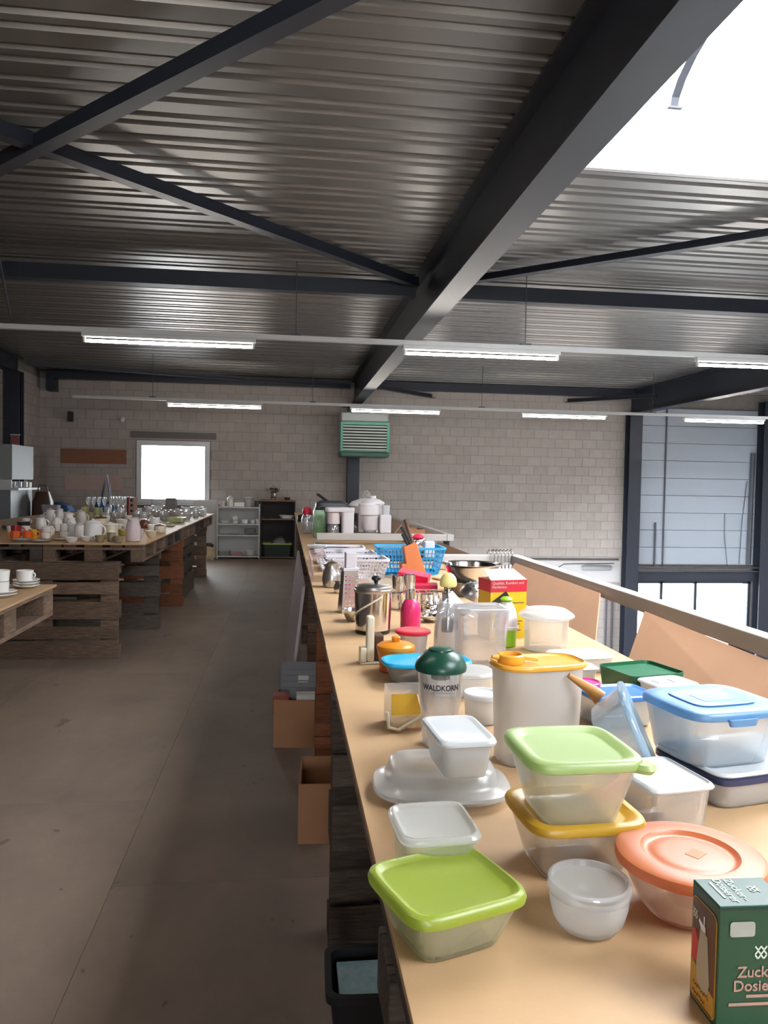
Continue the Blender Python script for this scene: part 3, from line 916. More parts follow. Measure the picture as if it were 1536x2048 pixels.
# white board leaning between glass table and shelving
wp = MB().box(-1.80, 15.2, .0, -1.36, 15.22, 1.12)
tag(wp.build('loose_panel', 'shelf_white', smooth=False), 'white panel standing on the floor left of the white shelving', 'panel')
# ------------------------------------------------------------------ goods on the right-hand table
def plastic(name, rgb, rough=.32, var=0):
    M[name] = mat(name, srgb(*rgb), rough, 0, var, spec=.5)
    return name


for _n, _c in (('lime', (182, 200, 66)), ('lightgreen', (196, 222, 142)), ('yellow', (232, 182, 44)), ('orange', (236, 140, 84)), ('sky_blue', (116, 174, 224))): M[_n] = clear(_n, srgb(*_c), .14, .38, .12, None, .45)
plastic('orange_yellow', (230, 166, 58)); plastic('blue', (62, 118, 196)); plastic('turquoise', (30, 160, 206))
plastic('dark_green', (22, 70, 54)); plastic('green', (38, 104, 72)); plastic('navy', (36, 44, 78)); plastic('white_plastic', (226, 228, 228))
plastic('lid_grey', (206, 210, 212)); plastic('cream', (222, 214, 190), .4); plastic('pink', (222, 44, 110)); plastic('red', (206, 34, 62)); plastic('pinklid', (226, 70, 150))
plastic('orange_pot', (214, 132, 34)); plastic('brown', (84, 56, 40), .5); plastic('apple', (142, 196, 40)); plastic('pale_yellow', (238, 222, 140)); plastic('grey_basket', (204, 200, 206), .45)
plastic('basket_blue', (34, 150, 206), .45); plastic('dark_grey', (64, 66, 72), .4); plastic('tan_stick', (188, 132, 66), .5); plastic('white_appliance', (232, 226, 228), .35)
for _n in ('lid_grey', 'white_plastic'): M[_n] = clear(_n, (.93, .95, .96), .08, .2, .2, None, .4)
M['frost'] = clear('frosted_plastic', (.97, .97, .95), .66, .25, .1, None, .6)
M['frost_warm'] = clear('frosted_warm', (.99, .97, .92), .74, .25, .1, None, .6)
M['frost_white'] = clear('milky_plastic', (.99, .99, .97), .5, .25, .12, None, .6)
M['frost_lime'] = clear('frosted_lime', (.98, .99, .80), .72, .25, .1, None, .6)
M['clear'] = clear('clear_plastic', (.95, .95, .97), .82, .06, .25)
M['clear_lid'] = clear('clear_lid', (.94, .95, .97), .7, .1, .2)
M['blue_clear'] = clear('blue_clear_plastic', (.55, .78, .95), .5, .2, .2)
M['pale_blue_clear'] = clear('pale_blue_clear', (.88, .95, .99), .72, .2, .15, None, .6)
M['yellow_clear'] = clear('yellow_clear', (.95, .60, .05), .3, .15, .2)
M['glassware'] = clear('glassware', (.93, .96, .98), .8, .03, .5)
M['chrome'] = mat('polished_steel', (.78, .76, .75), .12, 1.0)
M['steel'] = mat('brushed_steel', (.62, .60, .58), .28, 1.0, .06, 20)
M['block_wood'] = mat('knife_block_wood', srgb(196, 112, 62), .5, 0, .1, 6, (8, 8, 1))
M['bag_print'] = mat('bag_print', srgb(64, 150, 44), .4, 0, 0, 14, col2=srgb(196, 206, 196))


def T(name, label, cat, x, y, z=TZ, rz=0, group=None):
    return thing(name, label, cat, (x, y, z), rz, group)


def tub_secs(hx, hy, h, bx, by, n, th=.0022, r=.006):
    return [(bx - r, by - r, 0, n), (bx - r * .3, by - r * .3, r * .35, n), (bx, by, r, n), (hx, hy, h, n), (hx - th, hy - th, h, n), (bx - th, by - th, r + th, n), (bx - r - th, by - r - th, th, n)]


def lid_secs(hx, hy, z, rim, rec, n, n2=None, lip=.007, inset=.012):
    n2 = n2 or n
    return [(hx - .003, hy - .003, z, n), (hx, hy, z + .002, n), (hx + .001, hy + .001, z + rim * .5, n), (hx - .001, hy - .001, z + rim * .85, n), (hx - .005, hy - .005, z + rim, n),
            (hx - lip, hy - lip, z + rim, n), (hx - inset, hy - inset, z + rim - rec, n2), (hx - inset - .004, hy - inset - .004, z + rim - rec - .0006, n2)]


def container(name, label, x, y, z, rz, hx, hy, h, bx, by, body, lidm, rim=.014, rec=.006, n=5, over=.004, lip=.007, inset=.012, nb=None, group=None, cat='container'):
    t = thing(name, label, cat, (x, y, z), rz, group)
    MB().loft(tub_secs(hx, hy, h - rim * .6, bx, by, nb or n), seg=48).build('body', body, t)
    if lidm:
        MB().loft(lid_secs(hx + over, hy + over, h - rim, rim, rec, n, None, lip, inset), seg=48).build('lid', lidm, t)
    return t


# --- foreground
t = container('food_container', 'square food container with lime green lid, nearest to the left edge', .193, .884, TZ, 19, .0745, .069, .068, .054, .05, 'frost_lime', 'lime', .016, .005, 5.5)
o = t.children[1]
MB().loft([(.022, .017, 0, 12), (.022, .017, .0004, 12)], seg=24).build('moulded_mark', plastic('lime_mark', (158, 182, 42), .5), o, (.012, -.012, .0574))
t = container('food_container', 'small pale frosted square container behind the lime lid', .2, 1.0, TZ, 3, .05, .054, .088, .043, .047, 'frost_lime', 'frost_white', .012, .005, 6, lip=.003, inset=.008)
# serving dish with domed cover and the white box on it
t = T('cake_dish', 'wide milky dish with a domed cover under the small white box', 'dish', .272, 1.30, TZ, -4)
MB().loft([(.085, .062, 0, 3.2), (.115, .09, .012, 3), (.119, .094, .016, 3), (.115, .09, .017, 3), (.085, .062, .004, 3)], seg=48).build('plate', 'frost_white', t)
MB().loft([(.118, .093, .0172, 3), (.117, .092, .022, 3), (.099, .078, .029, 3.4), (.094, .073, .036, 3.6), (.090, .069, .05, 3.8), (.082, .062, .056, 4), (.07, .05, .057, 4)], cap0=False, seg=48).build('cover', 'frost_white', t)
t = container('food_container', 'small white rectangular container with grey-white lid standing on the milky dish', .292, 1.265, TZ + .0575, 4, .0445, .068, .068, .036, .058, 'frost_white', 'lid_grey', .012, .003, 8, lip=.006, inset=.010)
# two stacked containers
t = container('food_container', 'square container with yellow lid, lower one of two stacked', .41, 1.04, TZ, 3, .081, .073, .084, .06, .054, 'frost_warm', 'yellow', .014, .007, 5, lip=.012, inset=.02)
t = container('food_container', 'square container with light green lid standing on the yellow lid', .402, 1.035, TZ + .0785, 1, .077, .077, .096, .054, .056, 'frost_warm', 'lightgreen', .016, .006, 5.5, lip=.012, inset=.02)
MB().loft([(.016, .012, .0, 3), (.02, .015, .006, 3), (.016, .012, .012, 3)], seg=20).build('lid_tab', 'lightgreen', t.children[1], (.073, -.068, .078), (0, 0, -.7))
# round bowl
t = T('round_bowl', 'small round frosted bowl with clear lid in front of the yellow lid', 'bowl', .372, .884)
MB().lathe([(.028, 0), (.036, .003), (.043, .014), (.047, .03), (.049, .05), (.0475, .05), (.0455, .03), (.041, .016), (.03, .004)], 40).build('body', 'frost_white', t)
MB().lathe([(.0495, .044), (.0505, .046), (.0505, .056), (.049, .059), (.046, .059), (.0445, .052), (.02, .0515), (.001, .051)], 40, cap0=False).build('lid', 'clear_lid', t)
# orange lid bowl
t = T('round_bowl', 'large round bowl with orange ringed lid at the right edge', 'bowl', .513, .905)
MB().lathe([(.045, 0), (.052, .003), (.064, .018), (.074, .04), (.08, .064), (.0785, .064), (.072, .04), (.062, .019), (.05, .005)], 48).build('body', 'frost_warm', t)
MB().lathe([(.084, .06), (.0905, .063), (.092, .069), (.090, .075), (.085, .0775), (.06, .077), (.056, .0725), (.05, .0715), (.046, .0735), (.034, .0745), (.001, .0745)], 56).build('lid', 'orange', t)
MB().box(-.011, -.009, .0746, .011, .009, .0751).build('moulded_mark', plastic('orange_mark', (206, 112, 66), .5), t.children[1], (.006, -.004, 0), (0, 0, .6), smooth=False)

# --- green printed box
M['box_green'] = mat('green_card', srgb(8, 64, 46), .35, 0, .03)
M['box_text'] = mat('pale_print', srgb(196, 208, 196), .5)
M['box_text_pink'] = mat('pinkish_print', srgb(160, 128, 118), .5)
M['box_brown'] = mat('photo_brown', srgb(96, 60, 46), .4)
M['box_gold'] = mat('gold_print', srgb(196, 152, 56), .4)
M['box_scrape'] = mat('torn_label', srgb(150, 152, 146), .8, 0, .1, 30)
zb = T('cardboard_box', 'green printed sugar dispenser box at the bottom right corner', 'box', .428, .696, TZ, -2)
ZW, ZDp, ZHh = .076, .054, .125
MB().box(0, 0, 0, ZW, ZDp, ZHh).build('carton', 'box_green', zb, smooth=False, bevel=.0012)
MB().box(-.0004, -.0005, ZHh - .004, ZW, .0005, ZHh - .0015).build('flap_edge', mat('dark_edge', srgb(12, 44, 34), .6), zb, smooth=False)


def on_left(me, name, y, z, parent, sz=1, d=.0006):
    """print on the box's left face (normal -X): text right = -Y"""
    o = obj(name, me, parent, (-d, y, z)); o.rotation_euler = (PI / 2, 0, -PI / 2); return o


def on_front(me, name, x, z, parent, d=.0006):
    o = obj(name, me, parent, (x, -d, z)); o.rotation_euler = (PI / 2, 0, 0); return o


# left face picture: gold frame, brown photo with the dispenser
def rr_flat(w, h, r, t=.0004):
    pts = []
    for cx, cy, a0 in ((w / 2 - r, h / 2 - r, 0), (-w / 2 + r, h / 2 - r, 90), (-w / 2 + r, -h / 2 + r, 180), (w / 2 - r, -h / 2 + r, 270)):
        for k in range(6):
            a = math.radians(a0 + k * 18)
            pts.append((cx + r * math.cos(a), cy + r * math.sin(a)))
    return MB().prism(pts, 0, t)


pc = on_left(rr_flat(.048, .108, .008).mesh('picture_frame', 'box_gold', smooth=False), 'picture_frame', .027, .0585, zb, d=.0003)
obj('picture', rr_flat(.0455, .1055, .007).mesh('picture', 'box_brown', smooth=False), pc, (0, 0, .0002))
obj('picture_ground', MB().prism([(-.022, -.05), (.022, -.05), (.022, -.03), (-.002, -.024), (-.022, -.012)], 0, .0004).mesh('picture_ground', 'box_gold', smooth=False), pc, (0, 0, .0006))
obj('picture_fruit', MB().prism([(-.022, -.014), (-.012, -.012), (-.009, .01), (-.016, .02), (-.022, .018)], 0, .0004).mesh('picture_fruit', 'red', smooth=False), pc, (0, 0, .0006))
bt = [(-.006, .026), (.008, .024), (.009, .016), (.012, -.008), (.014, -.022), (.010, -.034), (-.002, -.036), (-.010, -.03), (-.012, -.014), (-.009, .006), (-.007, .018)]
obj('picture_bottle', MB().prism(bt[::-1], 0, .0004).mesh('picture_bottle', mat('bottle_print', srgb(178, 172, 160), .4), smooth=False), pc, (0, 0, .0009))
obj('picture_spout', MB().prism([(-.004, .026), (.005, .025), (.004, .032), (.0025, .032), (.0025, .042), (.0005, .042), (.0005, .032), (-.009, .035), (-.009, .032)], 0, .0004).mesh('picture_spout', 'chrome', smooth=False), pc, (0, 0, .0009))


def logo(sz, m):
    """little emblem of three stacked zigzags"""
    mb = MB()
    for k in range(3):
        y = (1 - k) * sz * .36
        xs = [-.5, -.25, 0, .25, .5]
        zz = [(.16 if (i + k) % 2 == 0 else -.16) for i in range(5)]
        for i in range(4):
            mb.bar((xs[i] * sz, y + zz[i] * sz, 0), (xs[i + 1] * sz, y + zz[i + 1] * sz, 0), sz * .13, .0003, (0, 0, 1))
    return mb.mesh('emblem', m, smooth=False)


obj('emblem', logo(.009, 'box_text'), pc, (-.017, .036, .0011))
M['brown_print'] = mat('brown_print', srgb(120, 72, 30), .5)
for _k in range(2): obj('script_line', MB().tube([(-.018 + i * .0022, (.0022 if i % 2 else -.0022) * (1 if i % 3 else .4), 0) for i in range(15 - 3 * _k)], .0005, 4).mesh('script_line', 'brown_print'), pc, (0, -.036 - .009 * _k, .0011))
# front face print
fr_ = on_front(logo(.012, 'box_text'), 'emblem', .044, .078, zb)
on_front(text_mesh('print', 'Zucker-', .0155, 'box_text_pink', bold=.0002, align='LEFT'), 'print', .020, .058, zb)
on_front(text_mesh('print', 'Dosierer', .0155, 'box_text_pink', bold=.0002, align='LEFT'), 'print', .016, .044, zb)
on_front(MB().box(0, -.0015, 0, .034, .0015, .0003).mesh('print_line', 'box_text_pink', smooth=False), 'print_line', .03, .034, zb)
on_front(MB().box(0, -.0015, 0, .05, .0015, .0003).mesh('print_line', 'box_text_pink', smooth=False), 'print_line', .012, .026, zb)
on_front(rr_flat(.026, .015, .003).mesh('scraped_label', 'box_scrape', smooth=False), 'scraped_label', .024, .102, zb)
# top print
ts = math.radians(90)
tp = obj('print', text_mesh('print', 'Zucker-', .0125, 'box_text', bold=.0001), zb, (.034, .030, ZHh + .0004), (0, 0, -ts)); tp.name = 'print'
obj('print', text_mesh('print', 'Dosierer', .0125, 'box_text', bold=.0001), zb, (.022, .029, ZHh + .0004), (0, 0, -ts))
obj('print_line', MB().box(-.015, -.0012, 0, .015, .0012, .0003).mesh('print_line', 'box_text', smooth=False), zb, (.0135, .03, ZHh + .0004), (0, 0, -ts))
obj('emblem', logo(.010, 'box_text'), zb, (.052, .03, ZHh + .0005), (0, 0, -ts))

# --- right side of the foreground
t = container('food_container', 'clear rectangular box with flat white lid right of the light green lid', .588, 1.135, TZ, 8, .053, .062, .09, .047, .055, 'clear', 'lid_grey', .010, .003, 9, lip=.004, inset=.007)
t = container('food_container', 'long flat white container with navy seal under the blue-lidded box', .825, 1.29, TZ, 12, .125, .09, .058, .118, .083, 'frost_white', None, n=9)
MB().loft([(.124, .089, .0, 9), (.128, .093, .002, 9), (.128, .093, .011, 9), (.124, .089, .013, 9)], seg=48).build('seal', 'navy', t, (0, 0, .041))
MB().loft(lid_secs(.126, .091, .0545, .008, .003, 9, None, .006, .012), seg=48).build('lid', 'white_plastic', t)
t = container('food_container', 'large clear rectangular container with sky blue lid on the flat white one', .765, 1.295, TZ + .060, 10, .098, .085, .100, .084, .072, 'pale_blue_clear', 'sky_blue', .016, .0, 4.5, lip=.02, inset=.03)
o = t.children[1]
MB().loft([(.062, .05, .0996, 5), (.064, .052, .102, 5), (.060, .048, .1025, 5), (.054, .043, .1005, 6)], seg=40).build('lid_ring', 'sky_blue', o)
MB().box(-.03, -.022, .0999, .03, .022, .1012).build('lid_badge', plastic('badge_blue', (134, 190, 228), .4), o, smooth=False)
MB().loft([(.03, .006, .0, 4), (.026, .005, -.012, 4)], seg=20).build('clip', 'sky_blue', t, (-.01, -.091, .089))
# container on its side with blue lid facing right
t = thing('food_container', 'clear blue container on its side with a blue lid, left of the blue-lidded box', 'container', (.568, 1.305, TZ + .078), rot=(0, math.radians(66), math.radians(-22)))
MB().loft(tub_secs(.08, .075, .068, .06, .055, 4), seg=40).build('body', 'pale_blue_clear', t)
MB().loft(lid_secs(.085, .08, .06, .013, .005, 4, None, .008, .014), seg=40).build('lid', 'blue_clear', t)
# blue lid flat behind
t = container('food_container', 'flat container with royal blue lid behind the blue one on its side', .75, 1.66, TZ, 8, .075, .055, .075, .066, .048, 'pale_blue_clear', 'blue', .012, .003, 6)
t = container('food_container', 'dark green rectangular tub with sunken green lid by the leaning board', .925, 1.90, TZ, 14, .085, .075, .075, .078, .068, 'green', None, n=9)
MB().loft([(.081, .071, .052, 9), (.081, .071, .058, 9), (.06, .05, .059, 9)], seg=40).build('lid', 'green', t)
t = container('food_container', 'small white box with two clear windows in front of the green tub', .93, 1.765, TZ, 13, .058, .045, .068, .05, .038, 'frost_white', 'white_plastic', .008, .001, 6)
for x in (-.024, .022): MB().box(x - .015, -.014, .0672, x + .015, .014, .0684).build('lid_window', 'lid_grey', t.children[1], smooth=False)
t = container('food_container', 'low white oblong box behind the pitcher near the green tub', .86, 2.16, TZ, 6, .085, .055, .05, .078, .048, 'frost_white', 'white_plastic', .010, .003, 7)
t = container('food_container', 'small white tray with rounded lid under the frosted canister', .80, 2.03, TZ, 0, .05, .035, .045, .045, .03, 'frost_white', 'white_plastic', .008, .002, 6)
t = T('lidded_cup', 'small clear cup with pink lid just right of the pitcher', 'cup', .70, 1.72, TZ, 0)
MB().lathe([(.024, 0), (.027, .003), (.032, .075), (.0305, .075), (.025, .004)], 28).build('body', 'clear', t)
MB().lathe([(.034, .07), (.0355, .073), (.0355, .08), (.033, .082), (.03, .078), (.001, .078)], 28).build('lid', 'pinklid', t)

# --- tall pitcher with strap lid
t = T('pitcher', 'tall milky storage pitcher with orange-yellow flip lid', 'pitcher', .492, 1.45, TZ, 9)
MB().loft(tub_secs(.088, .052, .192, .080, .047, 3.4), seg=48).build('body', 'frost_white', t)
MB().loft(lid_secs(.0935, .057, .185, .012, .004, 3.4, None, .004, .009), seg=48).build('lid', 'orange_yellow', t)
lo = t.children[1]
MB().lathe([(.0245, .193), (.0265, .197), (.0265, .209), (.024, .211), (.021, .211), (.0195, .204), (.001, .203)], 28).build('spout_cap', 'orange_yellow', lo, (-.058, .0, 0))
MB().bar((-.035, 0, .203), (-.006, -.012, .2), .014, .006).build('cap_hinge', 'orange_yellow', lo, smooth=False, bevel=.001)
MB().tube([(-.085, 0, .205), (-.098, 0, .207)], [.006, .003], 8).build('cap_tab', 'orange_yellow', lo)
MB().tube([(.035, -.058, .178), (.075, -.075, .152), (.088, -.085, .138)], [.005, .011, .0155], 10).build('strap_end', 'tan_stick', t)
# --- shaker with dark green dome
t = T('shaker', 'clear tumbler with dark green dome lid and printed name', 'shaker', .318, 1.545, TZ, -8)
sp = [(.033, 0), (.036, .003), (.037, .012), (.0395, .07), (.044, .10), (.0455, .14), (.0462, .165), (.0445, .165), (.0437, .14), (.042, .1), (.0375, .07), (.035, .012), (.033, .005)]
MB().lathe(sp, 40).build('body', 'clear', t)
MB().lathe([(.049, .155), (.0525, .156), (.0535, .162), (.052, .169), (.047, .18), (.036, .192), (.026, .196), (.0255, .1995), (.018, .2025), (.001, .203)], 44).build('lid', 'dark_green', t)
MB().lathe([(.02, .138), (.02, .156)], 24).build('strainer_neck', 'dark_green', t.children[1])
tm = text_mesh('print', 'WALDKORN', .0160, mat('dark_print', srgb(34, 30, 28), .5), extrude=.0002, spacing=1.0, bold=.00035)
bm = bmesh.new(); bm.from_mesh(tm)
x0_, x1_ = min(v.co.x for v in bm.verts), max(v.co.x for v in bm.verts)
for v in bm.verts: v.co.x = (v.co.x - (x0_ + x1_) / 2) * .079 / (x1_ - x0_)
bmesh.ops.subdivide_edges(bm, edges=[e for e in bm.edges if e.calc_length() > .004], cuts=2)
for v in bm.verts:
    a = v.co.x / .0452; rr = .0456 + v.co.z
    v.co = Vector((rr * math.sin(a), -rr * math.cos(a), v.co.y + .128))
bm.to_mesh(tm); bm.free()
obj('print', tm, t, (0, 0, 0), (0, 0, math.radians(-3)))
MB().loft([(.028, .0003, .119, 2), (.028, .0003, .1196, 2)], seg=8).build('print_line', 'dark_grey', t, (0, -.0464, 0))
# --- yellow scoop in clear box
t = T('flour_scoop', 'clear bin with yellow inner tray and white front lip', 'scoop', .262, 1.675, TZ, 3)
w = MB(); w.box(-.035, -.04, .0, .045, -.0385, .035).box(-.035, .04, 0, .045, .0415, .085).box(-.0365, -.04, 0, -.035, .04, .085).box(.0435, -.0385, 0, .045, .04, .085)
w.build('bin', 'clear', t, smooth=False)
MB().add([(-.034, -.037, .004), (.042, -.037, .004), (.042, .038, .004), (-.034, .038, .004), (-.034, -.037, .02), (.042, -.037, .026), (.042, .038, .062), (-.034, .038, .062)],
         [(3, 2, 1, 0), (4, 5, 6, 7), (0, 1, 5, 4), (1, 2, 6, 5), (2, 3, 7, 6), (3, 0, 4, 7)]).build('inner_tray', 'yellow_clear', t, smooth=False, bevel=.004)
MB().tube([(-.045, -.046, .045), (-.042, -.048, .012), (-.02, -.05, .006), (.045, -.05, .042)], .004, 8).build('front_lip', 'cream', t)
# --- small white tub, clear flat box, turquoise box
t = T('lidded_tub', 'small white round tub behind the printed tumbler', 'tub', .445, 1.69, TZ)
MB().lathe([(.034, 0), (.037, .003), (.041, .06), (.0395, .06), (.035, .004)], 32).build('body', 'frost_white', t)
MB().lathe([(.0425, .055), (.0435, .058), (.0435, .066), (.041, .0685), (.037, .068), (.034, .064), (.001, .064)], 32).build('lid', 'lid_grey', t)
t = container('food_container', 'milky low oval container behind the dark green dome', .445, 1.93, TZ, -3, .085, .06, .062, .075, .052, 'frost_white', 'frost_white', .012, .0, 3.6, lip=.02, inset=.03)
t = container('food_container', 'oval container with turquoise lid behind the printed tumbler', .383, 2.06, TZ, 4, .118, .068, .06, .095, .052, 'pale_blue_clear', 'turquoise', .012, .004, 3.6, lip=.008, inset=.014)
# --- orange sugar pot
t = T('sugar_pot', 'orange plastic pot with brown lower half and knobbed lid', 'pot', .315, 2.175, TZ)
MB().lathe([(.042, 0), (.046, .003), (.048, .035), (.0465, .036), (.04, .005)], 36).build('base', plastic('orange_brown', (178, 84, 36)), t)
MB().lathe([(.0482, .034), (.052, .05), (.0535, .066), (.05, .066), (.045, .036)], 36).build('body', 'orange_pot', t)
MB().lathe([(.055, .064), (.056, .067), (.054, .074), (.045, .080), (.02, .084), (.001, .0845)], 36).build('lid', 'orange_pot', t)
MB().loft([(.010, .007, .083, 4), (.011, .008, .09, 4), (.013, .009, .096, 4), (.009, .006, .1, 4)], seg=20).build('knob', 'orange_pot', t.children[2])
# --- cream holder with dark box
t = T('kitchen_holder', 'cream upright plastic holder with foot in front of the steel bucket', 'holder', .25, 2.27, TZ, 4)
MB().box(-.03, -.02, 0, .03, .03, .006).build('foot', 'cream', t, smooth=False, bevel=.003)
MB().box(-.03, -.02, .006, -.012, .02, .05).build('cheek', 'cream', t, smooth=False, bevel=.003)
MB().box(-.010, -.014, .006, .012, .02, .142).build('arm', 'cream', t, smooth=False, bevel=.006)
MB().box(.016, -.005, .006, .042, .045, .085).build('motor_block', 'brown', t, smooth=False, bevel=.004)
# --- red-lidded cup, pink bottle
t = T('lidded_cup', 'clear cup with red lid beside the orange pot', 'cup', .385, 2.30, TZ)
MB().lathe([(.036, 0), (.039, .003), (.046, .088), (.0445, .088), (.037, .004)], 32).build('body', 'clear_lid', t)
MB().lathe([(.05, .083), (.0545, .086), (.0545, .092), (.048, .095), (.04, .094), (.001, .098)], 36).build('lid', 'red', t)
t = T('cocktail_shaker', 'pink rubber-bodied bottle with chrome neck behind the red-lidded cup', 'bottle', .455, 2.78, TZ)
MB().lathe([(.034, 0), (.037, .004), (.0375, .07), (.034, .095), (.024, .112), (.018, .118)], 32).build('body', 'pink', t)
MB().lathe([(.019, .117), (.019, .142), (.0185, .15), (.014, .152), (.001, .152)], 28).build('neck', 'chrome', t)
# --- onion chopper
t = T('onion_chopper', 'clear push chopper with pale yellow knob on a spring rod', 'chopper', .50, 2.34, TZ)
MB().lathe([(.040, 0), (.042, .003), (.0425, .06), (.041, .09), (.036, .13), (.03, .165), (.025, .172), (.0235, .165), (.034, .13), (.039, .09), (.0405, .06), (.0405, .004)], 36).build('body', 'clear_lid', t)
MB().lathe([(.017, .08), (.019, .09), (.019, .118), (.013, .122)], 24).build('blade_carrier', 'brown', t)
MB().tube([(0, 0, .11), (0, 0, .225)], .004, 10).build('rod', 'steel', t)
sp = [(.0075 * math.cos(a), .0075 * math.sin(a), .172 + a * .0009) for a in [k * .5 for k in range(110)]]
MB().tube(sp, .0012, 5).build('spring', 'chrome', t)
MB().lathe([(.024, .221), (.0265, .224), (.027, .233), (.024, .248), (.016, .259), (.006, .264), (.001, .2645)], 32).build('knob', 'pale_yellow', t)
# --- tall clear box
t = container('food_container', 'tall clear square storage box beside the push chopper', .578, 2.235, TZ, 2, .072, .062, .178, .064, .055, 'clear', 'clear_lid', .012, .002, 10, lip=.005, inset=.008)
# --- egg-shaped cooker
t = T('egg_cooker', 'white egg-shaped gadget with green cap and green base behind the tall clear box', 'gadget', .735, 2.50, TZ)
MB().lathe([(.03, 0), (.034, .003), (.036, .062), (.034, .063)], 32).build('base', 'apple', t)
MB().lathe([(.0395, .058), (.042, .062), (.042, .068), (.0385, .07), (.038, .085), (.032, .118), (.022, .142), (.013, .15), (.001, .152)], 36).build('dome', 'white_appliance', t)
MB().lathe([(.009, .149), (.02, .153), (.021, .158), (.013, .165), (.001, .167)], 28).build('cap', 'apple', t)
# --- frosted canister with flared lid
t = T('canister', 'frosted round canister with wide flared lid near the leaning board', 'canister', .85, 2.43, TZ)
MB().lathe([(.066, 0), (.07, .004), (.072, .115), (.0705, .115), (.068, .005)], 48).build('body', 'frost_warm', t)
MB().lathe([(.074, .103), (.09, .112), (.0915, .117), (.086, .123), (.066, .136), (.062, .1375), (.05, .134), (.034, .134), (.026, .136), (.001, .136)], 48).build('lid', 'frost_white', t)
# --- yellow/red appliance box
yb_ = T('cardboard_box', 'tall yellow box with red band and open white top flap', 'box', .765, 2.66, TZ, 11)
M['box_yellow'] = mat('yellow_card', srgb(222, 188, 30), .45); M['box_red'] = mat('red_card', srgb(204, 40, 58), .45); M['box_white'] = mat('white_card', srgb(204, 200, 194), .6)
MB().box(-.07, -.05, 0, .07, .05, .165).build('carton', 'box_yellow', yb_, smooth=False)
MB().box(-.0703, -.0503, .165, .0703, .0503, .208).build('red_band', 'box_red', yb_, smooth=False)
MB().add([(-.07, -.05, .208), (.07, -.05, .208), (.068, .05, .236), (-.05, .05, .236), (-.07, -.049, .2065), (.07, -.049, .2065), (.068, .051, .2345), (-.05, .051, .2345)],
         [(0, 1, 2, 3), (7, 6, 5, 4), (0, 4, 5, 1), (1, 5, 6, 2), (2, 6, 7, 3), (3, 7, 4, 0)]).build('flap', 'box_white', yb_, smooth=False)
MB().bar((-.064, -.0508, .12), (-.005, -.0508, .16), .0006, .022, (0, 0, 1)).build('black_stripe', 'black', yb_, smooth=False)
o = obj('print', text_mesh('print', 'Qualität, Komfort und\nPerfektion', .0135, 'box_white', align='LEFT'), yb_, (-.064, -.0512, .19), (PI / 2, 0, 0))
for k, (z, wd) in enumerate(((.125, .05), (.06, .045), (.05, .035), (.028, .04))):
    MB().box(.01, -.0506, z, .01 + wd, -.0503, z + .003).build('small_print', 'dark_grey', yb_, smooth=False)
MB().box(.05, -.0506, .076, .066, -.0503, .088).build('small_logo', 'black', yb_, smooth=False)

# --- steel things: pan stack, sieve, packs, cups, bucket, graters, jug
t = T('cooking_pan', 'polished steel pan behind the yellow knob, larger upper one', 'pan', .905, 3.70, TZ + .075, 0, 'steel pans')
MB().lathe([(.10, 0), (.115, .004), (.135, .065), (.15, .075), (.15, .079), (.133, .073), (.112, .01), (.10, .006)], 44).build('body', 'chrome', t)
MB().bar((.13, 0, .07), (.2, .05, .075), .02, .008).build('handle', 'steel', t, smooth=False, bevel=.002)
t2 = dup(t, (.88, 3.70, TZ), 40, 'polished steel pan under the larger steel pan')
t2.scale = (.88, .88, .9)
t = T('sieve', 'steel dome sieve leaning in front of the steel pans', 'sieve', .845, 3.36, TZ + .045, 0)
d_ = MB().loft([(.075, .075, 0, 2), (.07, .07, .02, 2), (.055, .055, .04, 2), (.03, .03, .053, 2), (.002, .002, .057, 2)], cap0=False, seg=32)
d_.build('bowl', 'steel', t, rot=(.35, .2, 0))
ho = MB()
for a in range(10):
    for rr, zz in ((.035, .0525), (.052, .0432)):
        g = a * 2 * PI / 10
        ho.cbox(rr * math.cos(g), rr * math.sin(g), zz, .008, .005, .002)
hh_ = ho.build('holes', 'dark_hole', t, rot=(.35, .2, 0)); hh_['kind'] = 'stuff'
M['pack_red'] = mat('red_pack', srgb(214, 32, 74), .4)
t = T('napkin_pack', 'upper pink-red pack before the blue basket', 'pack', .65, 3.90, TZ + .045, -18)
MB().box(-.08, -.05, 0, .08, .05, .04).build('pack', 'pack_red', t, rot=(.1, .15, 0), smooth=False, bevel=.004)
t = T('napkin_pack', 'lower pink-red pack before the blue basket', 'pack', .665, 3.80, TZ, -10)
MB().box(-.09, -.06, 0, .09, .06, .04).build('pack', 'pack_red', t, smooth=False, bevel=.004)
# ice bucket
t = T('ice_bucket', 'polished steel ice bucket with lid and swing handle', 'bucket', .312, 2.745, TZ)
MB().lathe([(.058, 0), (.0605, .003), (.0605, .012), (.064, .014), (.067, .15), (.0655, .15), (.06, .014)], 48).build('body', 'chrome', t)
MB().lathe([(.0605, .001), (.0625, .002), (.0625, .011), (.0605, .012)], 48).build('base_ring', 'black', t)
MB().lathe([(.068, .148), (.0695, .15), (.0695, .158), (.067, .16), (.067, .168), (.06, .173), (.02, .177), (.001, .177)], 48).build('lid', 'steel', t)
MB().lathe([(.006, .176), (.008, .186), (.017, .192), (.017, .2), (.01, .205), (.001, .206)], 24).build('knob', 'black', t.children[2], (.01, 0, 0))
hp = [(.0715 * math.cos(a), .0715 * math.sin(a), .055 + .085 * k / 11) for k in range(12) for a in [math.radians(178 + 112 * k / 11)]]
hb = MB()
for p, q in zip(hp, hp[1:]): hb.bar(p, q, .0022, .006)
hb.build('handle', 'cream', t, smooth=False)
